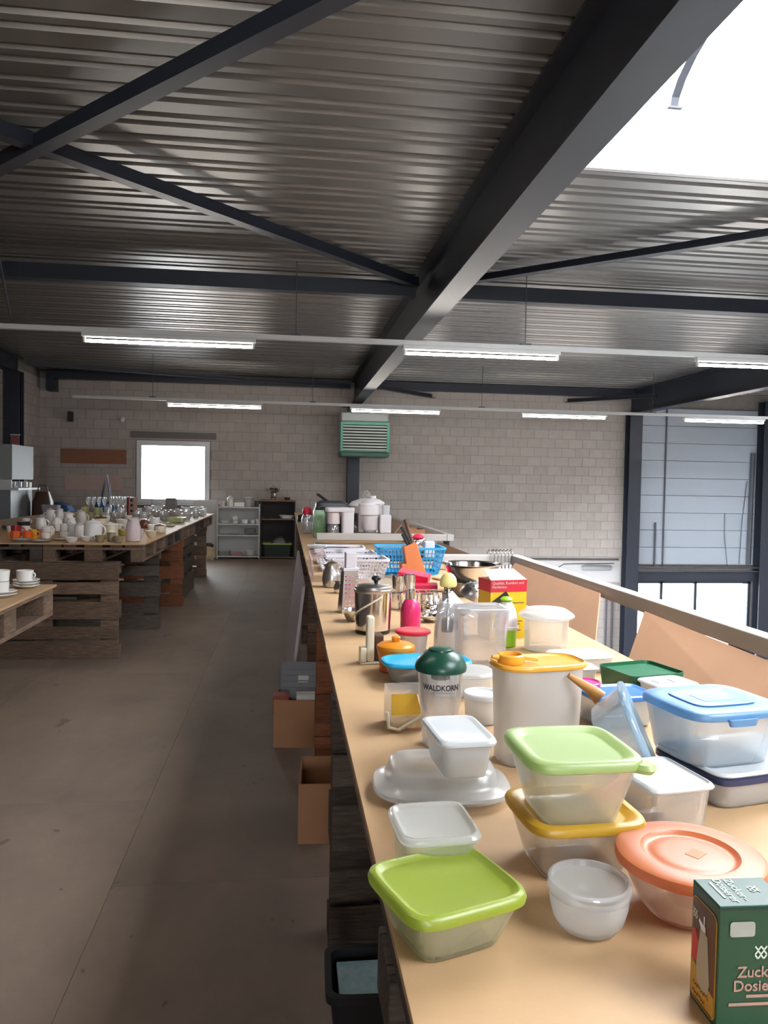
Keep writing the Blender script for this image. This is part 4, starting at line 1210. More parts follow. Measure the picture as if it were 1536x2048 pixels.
# graters
t = T('grater', 'tall four-sided steel grater with grey-white handle block', 'grater', .262, 3.19, TZ, 12)
MB().add([(-.042, -.034, 0), (.042, -.034, 0), (.042, .034, 0), (-.042, .034, 0), (-.03, -.022, .175), (.03, -.022, .175), (.03, .022, .175), (-.03, .022, .175)],
         [(3, 2, 1, 0), (4, 5, 6, 7), (0, 1, 5, 4), (1, 2, 6, 5), (2, 3, 7, 6), (3, 0, 4, 7)]).build('body', 'steel', t, smooth=False, bevel=.002)
MB().box(-.034, -.026, .172, .034, .026, .186).build('collar', 'grey_basket', t, smooth=False, bevel=.002)
MB().box(-.02, -.014, .186, .024, .014, .25).build('handle', 'grey_basket', t, smooth=False, bevel=.003)
te = MB()
for r_ in range(9):
    for c_ in range(4):
        te.cbox(-.024 + c_ * .016, -.0335 + r_ * .0011, .016 + r_ * .017, .008, .003, .004)
te = te.build('teeth', 'chrome', t, smooth=False); te['kind'] = 'stuff'
t = T('steel_scoop', 'small polished steel dish left of the ice bucket', 'dish', .262, 2.98, TZ)
MB().lathe([(.02, 0), (.026, .003), (.042, .03), (.046, .045), (.0445, .045), (.04, .031), (.024, .005)], 32).build('bowl', 'chrome', t)


def jug(name, label, x, y, r, h, m, z=TZ, rz=0, lid=None, spout=True, group=None, cat='jug', hr=.006, knob=None):
    t = thing(name, label, cat, (x, y, z), rz, group)
    MB().lathe([(r * .72, 0), (r * .9, h * .03), (r, h * .3), (r * .95, h * .6), (r * .7, h * .86), (r * .74, h), (r * .69, h), (r * .64, h * .86), (r * .9, h * .58), (r * .93, h * .3), (r * .8, h * .05)], 28).build('body', m, t)
    hp = [(r * .66 + (r * .75) * math.sin(a), 0, h * .52 + h * .32 * math.cos(a)) for a in [PI * k / 10 for k in range(11)]]
    MB().tube(hp, hr, 8).build('handle', m, t)
    if spout:
        MB().add([(-r * .6, -r * .3, h * .84), (-r * .6, r * .3, h * .84), (-r * 1.02, 0, h * .99), (-r * .55, -r * .28, h * .97), (-r * .55, r * .28, h * .97), (-r * .95, 0, h * 1.0)], [(0, 1, 2), (3, 5, 4), (0, 2, 5, 3), (1, 4, 5, 2), (0, 3, 4, 1)]).build('spout', m, t)
    if lid:
        MB().lathe([(r * .76, h), (r * .78, h * 1.02), (r * .6, h * 1.08), (r * .2, h * 1.12), (r * .1, h * 1.14), (r * .16, h * 1.18), (r * .1, h * 1.21), (.0005, h * 1.21)], 24).build('lid', lid, t)
    return t


jug('steel_jug', 'round brushed steel jug in front of the grey basket', .235, 3.96, .052, .12, 'steel', lid='steel')
jug('steel_creamer', 'little steel creamer beside the round steel jug', .262, 3.74, .033, .06, 'chrome')


def cup(name, label, x, y, r, h, m, z=TZ, rz=0, handle=True, group=None, cat='cup', inner=None, flare=.8):
    t = thing(name, label, cat, (x, y, z), rz, group)
    MB().lathe([(r * flare * .85, 0), (r * flare, h * .04), (r * (flare + 1) / 2, h * .45), (r, h), (r * .93, h), (r * (flare + 1) / 2 * .92, h * .45), (r * flare * .8, h * .08)], 24).build('body', m, t)
    if handle:
        hp = [(r * .88 + h * .34 * math.sin(a), 0, h * .55 + h * .27 * math.cos(a)) for a in [PI * k / 8 for k in range(9)]]
        MB().tube(hp, max(.0035, r * .09), 7).build('handle', m, t)
    return t


# chrome cluster: beakers on a small rack
M['chrome_dark'] = mat('dull_steel', (.5, .49, .48), .22, 1.0)
k = 0
for x, y, z, lab in ((.50, 3.42, .055, 'chrome beaker standing on top of the steel rack, left'), (.56, 3.46, .055, 'chrome beaker standing on top of the steel rack, middle'), (.47, 3.26, 0, 'chrome beaker at the near left foot of the steel rack'), (.53, 3.22, 0, 'chrome beaker at the near foot of the steel rack, second'), (.595, 3.22, 0, 'chrome beaker at the near foot of the steel rack, third'), (.65, 3.3, 0, 'chrome beaker at the near foot of the steel rack, rightmost')):
    cup('steel_beaker', lab, x, y, .028, .07, 'chrome', TZ + z, 0, False, 'chrome beakers', 'beaker', flare=.92)
t = T('wire_rack', 'low steel wire rack carrying chrome beakers', 'rack', .56, 3.44, TZ)
for x in (-.13, .13):
    for y in (-.06, .06): MB().tube([(x, y, 0), (x, y, .05)], .003, 6).build('leg', 'steel', t)
MB().tube([(-.13, -.06, .05), (.13, -.06, .05), (.13, .06, .05), (-.13, .06, .05)], .003, 6, closed=True).build('frame', 'steel', t)
for kx in range(7): MB().tube([(-.11 + kx * .0366, -.06, .052), (-.11 + kx * .0366, .06, .052)], .002, 5).build('wire', 'steel', t)
t = T('fruit_bowl', 'scalloped clear glass bowl behind the ice bucket', 'bowl', .48, 3.72, TZ)
g = MB()
for i, (r_, z_) in enumerate(((.04, 0), (.05, .004), (.072, .05), (.085, .085))):
    pass
secs = []
sg = 48
rings = [(.03, 0), (.045, .006), (.068, .045), (.085, .085), (.081, .085), (.064, .047), (.042, .01), (.02, .006)]
vs = []; fs = []
for q, (r_, z_) in enumerate(rings):
    for i in range(sg):
        a = 2 * PI * i / sg
        f_ = 1 + .06 * math.cos(a * 12) * (z_ / .085)
        vs.append((r_ * f_ * math.cos(a), r_ * f_ * math.sin(a), z_ + .006 * math.cos(a * 12) * (z_ / .085) ** 3))
for q in range(len(rings) - 1):
    for i in range(sg): fs.append((q * sg + i, q * sg + (i + 1) % sg, (q + 1) * sg + (i + 1) % sg, (q + 1) * sg + i))
fs += [tuple(range(sg - 1, -1, -1)), tuple((len(rings) - 1) * sg + i for i in range(sg))]
g.add(vs, fs).build('bowl', 'glassware', t)
# cutlery and small steel heap
t0 = None
heap = [(.56, 2.95, 30), (.60, 2.98, 75), (.64, 3.02, 110), (.585, 3.05, -20), (.66, 2.92, 15), (.70, 3.0, 60), (.72, 3.1, -35), (.62, 3.1, 140)]
for i, (x, y, rz) in enumerate(heap):
    if t0 is None:
        t0 = T('steel_ladle', 'polished steel ladle in the heap of utensils before the steel rack', 'ladle', x, y, TZ, rz, 'heap of steel utensils')
        MB().lathe([(.01, 0), (.022, .004), (.034, .018), (.036, .026), (.034, .026), (.031, .018), (.018, .007)], 24).build('bowl', 'chrome', t0)
        MB().tube([(.034, 0, .024), (.07, 0, .034), (.14, 0, .02), (.17, 0, .008)], [.004, .003, .0035, .005], 6).build('handle', 'chrome', t0)
    else:
        dup(t0, (x, y, TZ + .006 * (i % 3)), rz)
t = T('steel_tray', 'shallow oval steel tray by the utensil heap', 'tray', .69, 3.2, TZ, -15)
MB().loft([(.08, .05, 0, 2.4), (.09, .06, .004, 2.4), (.11, .078, .022, 2.4), (.108, .076, .022, 2.4), (.088, .058, .006, 2.4)], seg=40).build('tray', 'chrome', t)
t = T('steel_funnel', 'folded bright steel sheet scoop leaning on the tray', 'scoop', .74, 3.42, TZ, 20)
MB().add([(-.09, -.04, 0), (.09, -.05, .0), (.05, .05, .09), (-.06, .05, .05), (-.09, -.038, -.002), (.09, -.048, -.002), (.05, .052, .088), (-.06, .052, .048)], [(0, 1, 2, 3), (7, 6, 5, 4), (0, 4, 5, 1), (1, 5, 6, 2), (2, 6, 7, 3), (3, 7, 4, 0)]).build('sheet', 'steel', t, (0, 0, .002), smooth=False)
t.scale = (.6, .6, .55)


# --- baskets
def basket(name, label, x, y, z, rz, w, d, h, m, nx, ny, nz, group=None):
    t = thing(name, label, 'basket', (x, y, z), rz, group)
    tp = .82
    rim = MB().loft([(w / 2 - .004, d / 2 - .004, h - .014, 12), (w / 2 + .006, d / 2 + .006, h - .012, 12), (w / 2 + .006, d / 2 + .006, h, 12), (w / 2 - .006, d / 2 - .006, h, 12), (w / 2 - .008, d / 2 - .008, h - .014, 12)], cap0=False, cap1=False, seg=40)
    rim.build('rim', m, t)
    MB().loft([(w / 2 * tp, d / 2 * tp, 0, 12), (w / 2 * tp + .004, d / 2 * tp + .004, .02, 12), (w / 2 * tp - .002, d / 2 * tp - .002, .02, 12), (w / 2 * tp - .006, d / 2 * tp - .006, .004, 12)], seg=40).build('base', m, t)
    la = MB()
    z0, z1 = .012, h - .006
    def pt(u, v, s):  # u -1..1 along side, v height 0..1
        f = tp + (1 - tp) * v
        zz = z0 + (z1 - z0) * v
        if s == 0: return (u * w / 2 * f * .97, -d / 2 * f * .985, zz)
        if s == 1: return (u * w / 2 * f * .97, d / 2 * f * .985, zz)
        if s == 2: return (-w / 2 * f * .985, u * d / 2 * f * .97, zz)
        return (w / 2 * f * .985, u * d / 2 * f * .97, zz)
    for s in range(4):
        nn = nx if s < 2 else ny
        for i in range(nn + 1):
            u = -1 + 2 * i / nn
            la.bar(pt(u, 0, s), pt(u, 1, s), .005 if s < 2 else .003, .003 if s < 2 else .005, (0, 1, 0) if s < 2 else (0, 1, .01))
        for j in range(1, nz):
            la.bar(pt(-1, j / nz, s), pt(1, j / nz, s), .003, .005)
    o = la.build('lattice', m, t, smooth=False)
    o['kind'] = 'stuff'
    return t


basket('plastic_basket', 'light grey lattice basket nearest, behind the steel grater', .385, 4.28, TZ, 2, .34, .26, .125, 'grey_basket', 18, 12, 5, 'grey baskets')
basket('plastic_basket', 'light grey lattice basket farther back behind the nearest grey one', .36, 4.75, TZ, 0, .36, .28, .115, 'grey_basket', 18, 12, 5, 'grey baskets')
basket('plastic_basket', 'grey basket farthest back by the cross rail', .345, 5.15, TZ, -2, .34, .26, .115, 'grey_basket', 18, 12, 5, 'grey baskets')
basket('plastic_basket', 'bright blue lattice basket behind the knife block', .735, 4.585, TZ, 0, .40, .26, .165, 'basket_blue', 16, 10, 5)
t = T('letter_tray', 'small pinkish wire letter tray at the table edge left of the grey baskets', 'tray', .19, 4.55, TZ, 0)
for k in range(7): MB().tube([(-.04, -.28 + k * .09, 0), (-.05, -.28 + k * .09, .11), (.03, -.28 + k * .09, .13)], .003, 5).build('wire', mat('pink_wire%d' % k, srgb(190, 160, 158), .4) if k == 0 else bpy.data.materials['pink_wire0'], t)
for zz, xx in ((0, -.04), (.11, -.05), (.13, .03)): MB().tube([(xx, -.3, zz), (xx, .28, zz)], .003, 5).build('wire', bpy.data.materials['pink_wire0'], t)
# whisks and servers lying in the grey baskets
t = T('palette_knife', 'white-handled spatula lying across the grey baskets', 'spatula', .235, 4.95, TZ + .125, -35)
MB().tube([(-.12, 0, .0), (.02, 0, .0)], [.010, .012], 10).build('handle', 'white_plastic', t)
MB().bar((.02, 0, 0), (.18, 0, .005), .03, .003).build('blade', 'black', t, smooth=False)
# knife block
t = T('knife_block', 'slanted orange-brown wooden knife block in front of the blue basket', 'knife block', .735, 4.36, TZ, 0)
kb = MB().add([(-.045, -.055, 0), (.065, -.055, 0), (.065, .055, 0), (-.045, .055, 0), (-.075, -.045, .18), (.0, -.045, .205), (.0, .045, .205), (-.075, .045, .18)],
              [(3, 2, 1, 0), (4, 5, 6, 7), (0, 1, 5, 4), (1, 2, 6, 5), (2, 3, 7, 6), (3, 0, 4, 7)])
kb.build('block', 'block_wood', t, smooth=False, bevel=.004)
MB().box(-.085, -.05, .0, -.03, .05, .085).build('step_block', 'block_wood', t, smooth=False, bevel=.004)
MB().tube([(-.03, -.01, .19), (-.06, -.01, .25), (-.085, -.01, .295)], [.009, .010, .012], 8).build('knife_handle', 'black', t)
MB().tube([(-.015, .02, .2), (-.04, .02, .27), (-.06, .02, .335)], [.009, .010, .012], 8).build('knife_handle', 'brown', t)
MB().tube([(-.045, -.02, .185), (-.065, -.02, .225), (-.08, -.02, .255)], [.008, .009, .010], 8).build('knife_handle', 'black', t)
# things in the blue basket
t = T('kitchen_timer', 'round red and steel timer in the blue basket', 'timer', .80, 4.62, TZ + .12)
MB().lathe([(.035, -.02), (.045, -.012), (.045, .012), (.035, .02)], 28).xf(Matrix.Rotation(PI / 2, 4, 'X')).build('case', 'chrome', t, (0, 0, .055))
MB().lathe([(.03, 0), (.04, .012), (.02, .03), (.001, .033)], 24).build('cap', 'red', t, (-.005, 0, .085))
tag(MB().cbox(.86, 4.6, TZ + .145, .06, .05, .10).build('white_packet', 'white_plastic', smooth=False, bevel=.006), 'white packet standing in the blue basket', 'packet')
# rack of skewers on the rail
t = thing('hook_rack', 'bundle of chrome wire hooks hung over the rail corner', 'hooks', (RX - .1, RY1, RZ))
for k in range(7):
    y = -.07 + k * .0235
    MB().tube([(y, -.045, -.17), (y, -.045, .0), (y, -.04, .022), (y + .006, -.015, .034), (y + .006, .02, .03), (y, .045, .012), (y, .045, -.05)], .004, 6).build('hook', 'chrome_dark', t)
# under the cross rail: dark tray, grey board
t = T('oven_tray', 'black oven tray lying behind the blue basket', 'tray', .80, 5.45, TZ, 3)
MB().loft([(.24, .16, 0, 8), (.25, .17, .04, 8), (.262, .182, .042, 8), (.262, .182, .045, 8), (.246, .166, .042, 8), (.235, .155, .006, 8)], seg=40).build('tray', 'black', t)
t = T('grey_folder', 'dark grey flat board lying at the table edge before the cross rail', 'board', .36, 6.0, TZ)
MB().box(-.14, -.3, 0, .14, .3, .03).build('cover', 'dark_grey', t, rot=(.0, .08, 0), loc=(0, 0, .012), smooth=False, bevel=.004)
t = T('cake_board', 'round tan board lying right of the blue basket', 'board', .95, 4.3, TZ)
MB().lathe([(.115, 0), (.12, .004), (.12, .012), (.115, .016)], 40).build('disc', mat('tan_board', srgb(214, 178, 140), .5), t)

# --- appliances past the cross rail
t = T('coffee_machine', 'white and pink coffee machine with two columns behind the cross rail', 'coffee machine', .50, 7.35, TZ, 0)
MB().box(-.13, -.10, 0, .14, .1, .03).build('base', 'dark_grey', t, smooth=False, bevel=.008)
MB().loft([(.058, .075, .03, 5), (.06, .078, .27, 5)], seg=32).build('water_column', 'white_appliance', t, (.075, 0, 0))
MB().lathe([(.06, .15), (.06, .26)], 28).build('filter_holder', plastic('appliance_pink', (230, 214, 212)), t, (-.06, -.01, 0))
MB().loft([(.135, .085, .265, 6), (.138, .088, .275, 6), (.138, .088, .3, 6), (.13, .08, .306, 6)], seg=32).build('top', 'white_appliance', t)
MB().lathe([(.045, .03), (.058, .05), (.058, .12), (.045, .145), (.042, .145), (.055, .12), (.055, .05), (.042, .035)], 28).build('glass_jug', 'glassware', t, (-.06, -.01, 0))
MB().lathe([(.05, .032), (.054, .05), (.054, .08), (.05, .081)], 24).build('coffee_rest', 'dark_grey', t.children[-1])
t = T('food_processor', 'white food processor with stacked bowls behind the cross rail', 'food processor', .83, 7.45, TZ, 0)
MB().box(-.15, -.1, 0, .17, .11, .06).build('base', 'black', t, smooth=False, bevel=.01)
MB().box(.06, -.09, .06, .17, .1, .24).build('motor_housing', 'white_appliance', t, smooth=False, bevel=.012)
MB().lathe([(.075, .09), (.08, .1), (.082, .21), (.085, .215), (.085, .225), (.075, .23)], 32).build('lower_bowl', 'white_appliance', t, (-.03, 0, 0))
MB().lathe([(.06, .06), (.06, .09)], 24).build('spindle', 'glassware', t, (-.03, 0, 0))
MB().lathe([(.09, .23), (.1, .24), (.105, .34), (.1, .345)], 32).build('upper_bowl', 'white_appliance', t, (-.04, .0, 0))
MB().lathe([(.11, .34), (.115, .345), (.11, .36), (.07, .385), (.03, .395), (.03, .42), (.001, .42)], 36).build('lid', 'white_appliance', t, (.0, .02, 0))
MB().loft([(.035, .035, .24, 4), (.04, .04, .33, 4)], seg=20).build('cup', 'white_plastic', t, (.125, 0, 0))
t = T('saucepan', 'large white pan with lid and glass knob at the back of the appliances', 'pan', .83, 8.1, TZ + .0, 0)
MB().lathe([(.13, 0), (.16, .02), (.18, .28), (.19, .3), (.18, .3), (.15, .03)], 40).build('body', 'white_appliance', t)
MB().lathe([(.19, .3), (.19, .31), (.15, .35), (.06, .38), (.001, .385)], 40).build('lid', 'white_appliance', t)
MB().lathe([(.02, .385), (.04, .4), (.045, .43), (.03, .45), (.01, .47), (.001, .47)], 24).build('knob', 'glassware', t)
t = T('deep_fryer', 'black deep fryer with raised lid behind the pink coffee machine', 'fryer', .46, 8.05, TZ, 0)
MB().loft([(.16, .14, 0, 5), (.18, .15, .04, 5), (.18, .15, .27, 5), (.17, .14, .29, 5)], seg=36).build('body', 'black', t)
MB().loft([(.17, .14, .29, 5), (.165, .135, .33, 5), (.12, .09, .355, 5)], seg=36).build('lid', 'dark_grey', t)
MB().bar((-.05, -.05, .35), (-.15, -.1, .42), .05, .02).build('handle', 'black', t, smooth=False, bevel=.005)
t = T('coffee_maker', 'black coffee maker between the pink machine and the food processor', 'coffee machine', .645, 7.66, TZ)
MB().box(-.07, -.07, 0, .07, .09, .03).build('base', 'black', t, smooth=False, bevel=.008)
MB().box(-.065, .02, .03, .065, .09, .24).build('tower', 'black', t, smooth=False, bevel=.01)
MB().lathe([(.05, .16), (.055, .24)], 24).build('filter', 'black', t, (0, -.02, 0))
MB().lathe([(.04, .03), (.05, .05), (.048, .11), (.035, .13)], 24).build('glass_jug', 'glassware', t, (0, -.02, 0))
t = T('green_bag', 'green leafy printed plastic bag at the table edge by the coffee machine', 'bag', .315, 7.6, TZ, 0)
MB().loft([(.05, .05, 0, 3), (.065, .06, .02, 3), (.06, .055, .16, 3), (.055, .04, .24, 3.2), (.045, .015, .27, 4)], seg=28).build('bag', 'bag_print', t)
t = T('red_jar', 'small red-topped jar behind the green bag', 'jar', .215, 8.25, TZ)
MB().lathe([(.05, 0), (.055, .01), (.055, .17), (.045, .2)], 24).build('body', 'glassware', t)
MB().lathe([(.055, .2), (.058, .21), (.05, .25), (.03, .275), (.001, .28)], 24).build('lid', 'red', t)
for i, (x, y, r_, h_, m_, lab, c_) in enumerate((
        (.23, 9.6, .05, .12, 'steel', 'small steel pot far along the table edge', 'pot'), (.33, 9.4, .06, .16, 'glassware', 'glass jar far along the right-hand table', 'jar'), (.46, 9.0, .06, .14, 'glassware', 'glass jar behind the black fryer', 'jar'),
        (.2, 10.6, .06, .1, 'black', 'black bowl near the far end of the table', 'bowl'), (.42, 10.4, .07, .2, 'steel', 'tall steel pot near the far end of the table', 'pot'), (.62, 9.6, .08, .24, 'dark_grey', 'dark grey kettle behind the appliances', 'kettle'), (.25, 8.75, .045, .1, 'white_plastic', 'white beaker at the far table edge', 'beaker'),
        (.3, 11.8, .07, .14, 'chrome', 'bright steel pot farthest along the table', 'pot'), (.6, 11.2, .09, .2, 'frost_white', 'milky jar farthest behind the appliances', 'jar'))):
    t = T('kitchen_' + c_, lab, c_, x, y)
    MB().lathe([(r_ * .85, 0), (r_, h_ * .05), (r_, h_ * .8), (r_ * .9, h_ * .88), (r_ * .86, h_ * .88), (r_ * .94, h_ * .8), (r_ * .92, h_ * .1)], 24).build('body', m_, t)
    MB().lathe([(r_ * .93, h_ * .88), (r_ * .93, h_ * .93), (r_ * .3, h_ * .98), (r_ * .2, h_ * 1.05), (.001, h_ * 1.06)], 24).build('lid', m_ if m_ != 'glassware' else 'steel', t)
t = open_carton('cardboard_carton', 'tan cardboard carton behind the far guard rail', (1.17, 7.05, TZ - .0), 4, .14, .3, .13)
# ------------------------------------------------------------------ crockery on the left-hand table
for nm, rgb in (('porcelain', (228, 225, 221)), ('porcelain_grey', (178, 176, 174)), ('porcelain_cream', (206, 196, 166)), ('porcelain_pink', (214, 196, 196)), ('mug_orange', (216, 92, 28)), ('mug_yellow', (222, 160, 36)), ('mug_red', (150, 34, 34)), ('brown_glaze', (112, 70, 46)), ('olive_glaze', (172, 164, 88)), ('dark_glaze', (52, 50, 54)), ('khaki_glaze', (138, 126, 96))):
    M[nm] = mat(nm, srgb(*rgb), .25, 0, 0, spec=.5)
M['green_glass'] = clear('green_glass', (.68, .76, .42), .6, .05, .3)
M['yellow_glass'] = clear('yellow_glass', (.86, .82, .42), .55, .05, .3)
G1 = 'crockery on the left-hand table'


def saucer(name, label, x, y, r, m, z=TZ, n=1, cat='saucer', group=G1):
    """n saucers in a stack, each its own thing"""
    for k in range(n):
        lb = label if n == 1 else label + [', bottom one', ', second from the bottom', ', third from the bottom', ', top one'][min(k, 3)]
        t = thing(name, lb, cat, (x, y, z + k * .009), group=group)
        MB().lathe([(r * .5, 0), (r * .56, .002), (r * .8, .007), (r, .014), (r, .016), (r * .8, .01), (r * .55, .005), (.001, .005)], 28).build('plate', m, t)
        MB().lathe([(r * .985, .0145), (r * 1.004, .0152), (r * 1.0, .0168), (r * .975, .0158)], 28, cap0=False, cap1=False).build('rim', 'brown_glaze' if m == 'porcelain_grey' else m, t)


def potj(name, label, x, y, r, h, m, lidm=None, z=TZ, cat='pot', group=G1, handle=False):
    t = thing(name, label, cat, (x, y, z), group=group)
    MB().lathe([(r * .85, 0), (r * .95, h * .03), (r, h * .3), (r * .98, h * .7), (r * .85, h * .8), (r * .8, h * .8), (r * .9, h * .68), (r * .92, h * .3), (r * .85, h * .06)], 26).build('body', m, t)
    if lidm: MB().lathe([(r * .9, h * .8), (r * .92, h * .83), (r * .6, h * .92), (r * .2, h * .94), (r * .14, h * .96), (r * .18, h), (.001, h)], 26).build('lid', lidm, t)
    if handle: MB().tube([(r * .9 + r * .5 * math.sin(a), 0, h * .45 + h * .24 * math.cos(a)) for a in [PI * k / 8 for k in range(9)]], r * .1, 7).build('handle', m, t)
    return t


def bowl(name, label, x, y, r, h, m, z=TZ, cat='bowl', group=G1, n=2.0, ry=None):
    t = thing(name, label, cat, (x, y, z), group=group)
    ry = ry or r
    MB().loft([(r * .5, ry * .5, 0, n), (r * .55, ry * .55, h * .06, n), (r * .85, ry * .85, h * .45, n), (r, ry, h, n), (r * .96, ry * .96, h, n), (r * .8, ry * .8, h * .45, n), (r * .5, ry * .5, h * .12, n)], seg=30).build('bowl', m, t)
    MB().loft([(r * .46, ry * .46, -.0, n), (r * .5, ry * .5, h * .05, n)], seg=24).build('foot', m, t, (0, 0, 0.0005))
    return t


# front row
saucer('saucer', 'white saucer with brown rim at the left front corner', -2.197, 6.75, .085, 'porcelain_grey', n=2)
cup('mug', 'bright orange mug at the left end of the table front', -2.308, 6.925, .04, .078, 'mug_orange', rz=200, group=G1, cat='mug', flare=.95)
cup('mug', 'orange mug right of the bright orange one', -2.228, 6.98, .036, .078, 'mug_orange', rz=30, group=G1, cat='mug', flare=.95)
cup('mug', 'yellow mug in the row of orange mugs', -2.215, 7.09, .033, .082, 'mug_yellow', rz=10, group=G1, cat='mug', flare=.95)
cup('mug', 'dark red mug behind the bright orange mug', -2.438, 7.34, .045, .10, 'mug_red', rz=10, group=G1, cat='mug', flare=.95)
cup('mug', 'small red mug right of the yellow mug', -2.31, 7.45, .033, .055, 'mug_red', rz=0, group=G1, cat='mug', flare=.95)
bowl('bowl', 'dark bowl behind the coloured mugs', -2.645, 8.18, .065, .09, 'dark_glaze')
saucer('saucer', 'pale saucer with brown rim near the table front', -2.03, 6.745, .085, 'porcelain_grey', n=1)
saucer('saucer', 'pale saucer lying left of the ramekins', -1.93, 6.93, .075, 'porcelain_grey', n=1)
cup('cup', 'grey-white cup standing behind the front saucers, lower one', -2.114, 7.12, .04, .055, 'porcelain', rz=-20, group=G1)
cup('cup', 'grey-white cup stacked on the cup behind the front saucers', -2.112, 7.12, .038, .05, 'porcelain', z=TZ + .056, rz=15, group=G1)
cup('cup', 'white cup right of the stacked cups, lower one', -2.01, 7.31, .042, .055, 'porcelain', rz=-30, group=G1)
cup('cup', 'white cup right of the stacked cups, upper one', -2.01, 7.31, .04, .05, 'porcelain', z=TZ + .056, rz=10, group=G1)
for k, (dx, dy, rz) in enumerate(((-.13, .02, 30), (.02, .06, 160), (.15, .1, 80))):
    jug('creamer', ['white creamer at the left of the white heap', 'white creamer in the middle of the white heap', 'white creamer at the right of the white heap'][k], -2.42 + dx, 8.4 + dy, .055, .12, 'porcelain', rz=rz, group=G1)
jug('coffee_pot', 'white coffee pot farthest left among the tall pots', -2.82, 9.66, .06, .15, 'porcelain', lid='porcelain', rz=180, group=G1, cat='coffee pot')
jug('coffee_pot', 'slim white coffee pot second among the tall pots', -2.60, 9.27, .048, .17, 'porcelain', lid='porcelain', rz=10, group=G1, cat='coffee pot')
jug('coffee_pot', 'wide white coffee pot third among the tall pots', -2.385, 8.83, .062, .15, 'porcelain', lid='porcelain', rz=190, group=G1, cat='coffee pot')
jug('coffee_pot', 'white coffee pot rightmost among the tall pots', -2.43, 9.53, .062, .14, 'porcelain', lid='porcelain', rz=0, group=G1, cat='coffee pot')
cup('cup', 'white cup before the tall pots, lower one', -2.14, 7.78, .04, .05, 'porcelain', rz=0, group=G1)
cup('cup', 'white cup before the tall pots, upper one', -2.14, 7.78, .038, .045, 'porcelain', z=TZ + .051, rz=40, group=G1)
potj('storage_jar', 'narrow grey porcelain jar left of the big white pot', -1.961, 7.32, .036, .14, 'porcelain_grey', 'porcelain_grey', cat='jar')
potj('storage_jar', 'pale porcelain jar between the narrow jar and the big white pot', -1.858, 7.215, .042, .146, 'porcelain', 'porcelain_grey', cat='jar')
potj('cooking_pot', 'big white lidded pot at the front of the crockery', -1.68, 6.975, .075, .19, 'porcelain', 'porcelain', handle=True)
potj('storage_jar', 'wide jar with brown lid behind the big white pot', -2.0, 8.65, .08, .14, 'porcelain_cream', 'brown_glaze', cat='jar')
potj('storage_jar', 'cream-white canister right of the big white pot', -1.585, 7.215, .068, .15, 'porcelain_cream', 'porcelain', cat='jar')
bowl('ramekin', 'left white ramekin on the front edge of the table', -1.79, 6.72, .053, .045, 'porcelain', cat='ramekin')
bowl('ramekin', 'right white ramekin on the front edge of the table', -1.70, 6.85, .05, .043, 'porcelain', cat='ramekin')
cup('cup', 'khaki cup left of the lidded khaki pot', -1.578, 6.79, .04, .058, 'khaki_glaze', rz=180, group=G1)
potj('sugar_bowl', 'khaki sugar bowl with white lid between two khaki cups', -1.50, 6.865, .036, .10, 'khaki_glaze', 'porcelain', cat='sugar bowl')
cup('cup', 'khaki cup left of the pink pitcher', -1.42, 6.76, .042, .056, 'khaki_glaze', rz=180, group=G1)
bowl('bowl', 'olive bowl behind the khaki cups', -1.545, 7.52, .047, .065, 'olive_glaze')
jug('pitcher', 'pinkish white glazed pitcher at the right front corner', -1.322, 6.89, .068, .2, 'porcelain_pink', rz=70, group=G1, cat='pitcher', hr=.007)
bowl('bowl', 'large white bowl behind the pink pitcher', -1.815, 8.87, .082, .09, 'porcelain')
potj('casserole', 'square-shouldered brown pot behind the pink pitcher', -1.565, 8.79, .053, .10, 'brown_glaze', 'brown_glaze')
jug('teapot', 'round white teapot near the middle of the table', -1.515, 9.1, .062, .085, 'porcelain', rz=10, lid='porcelain', group=G1, cat='teapot')
potj('tureen', 'small tureen with dark brown lid near the aisle edge', -1.288, 8.08, .06, .09, 'porcelain_cream', 'brown_glaze')
bowl('bowl', 'cream bowl near the aisle edge', -1.252, 7.365, .05, .065, 'porcelain_cream')
for k in range(3): bowl('bowl', ['bottom', 'middle', 'top'][k] + ' bowl of the white stack right of the pink pitcher', -1.335, 7.22, .041, .04, 'porcelain', z=TZ + k * .024)
saucer('plate', 'white plate lying near the aisle edge', -1.335, 9.14, .06, 'porcelain', cat='plate')
saucer('plate', 'cream plate lying beside the white plate', -1.42, 9.35, .07, 'porcelain_cream', cat='plate')
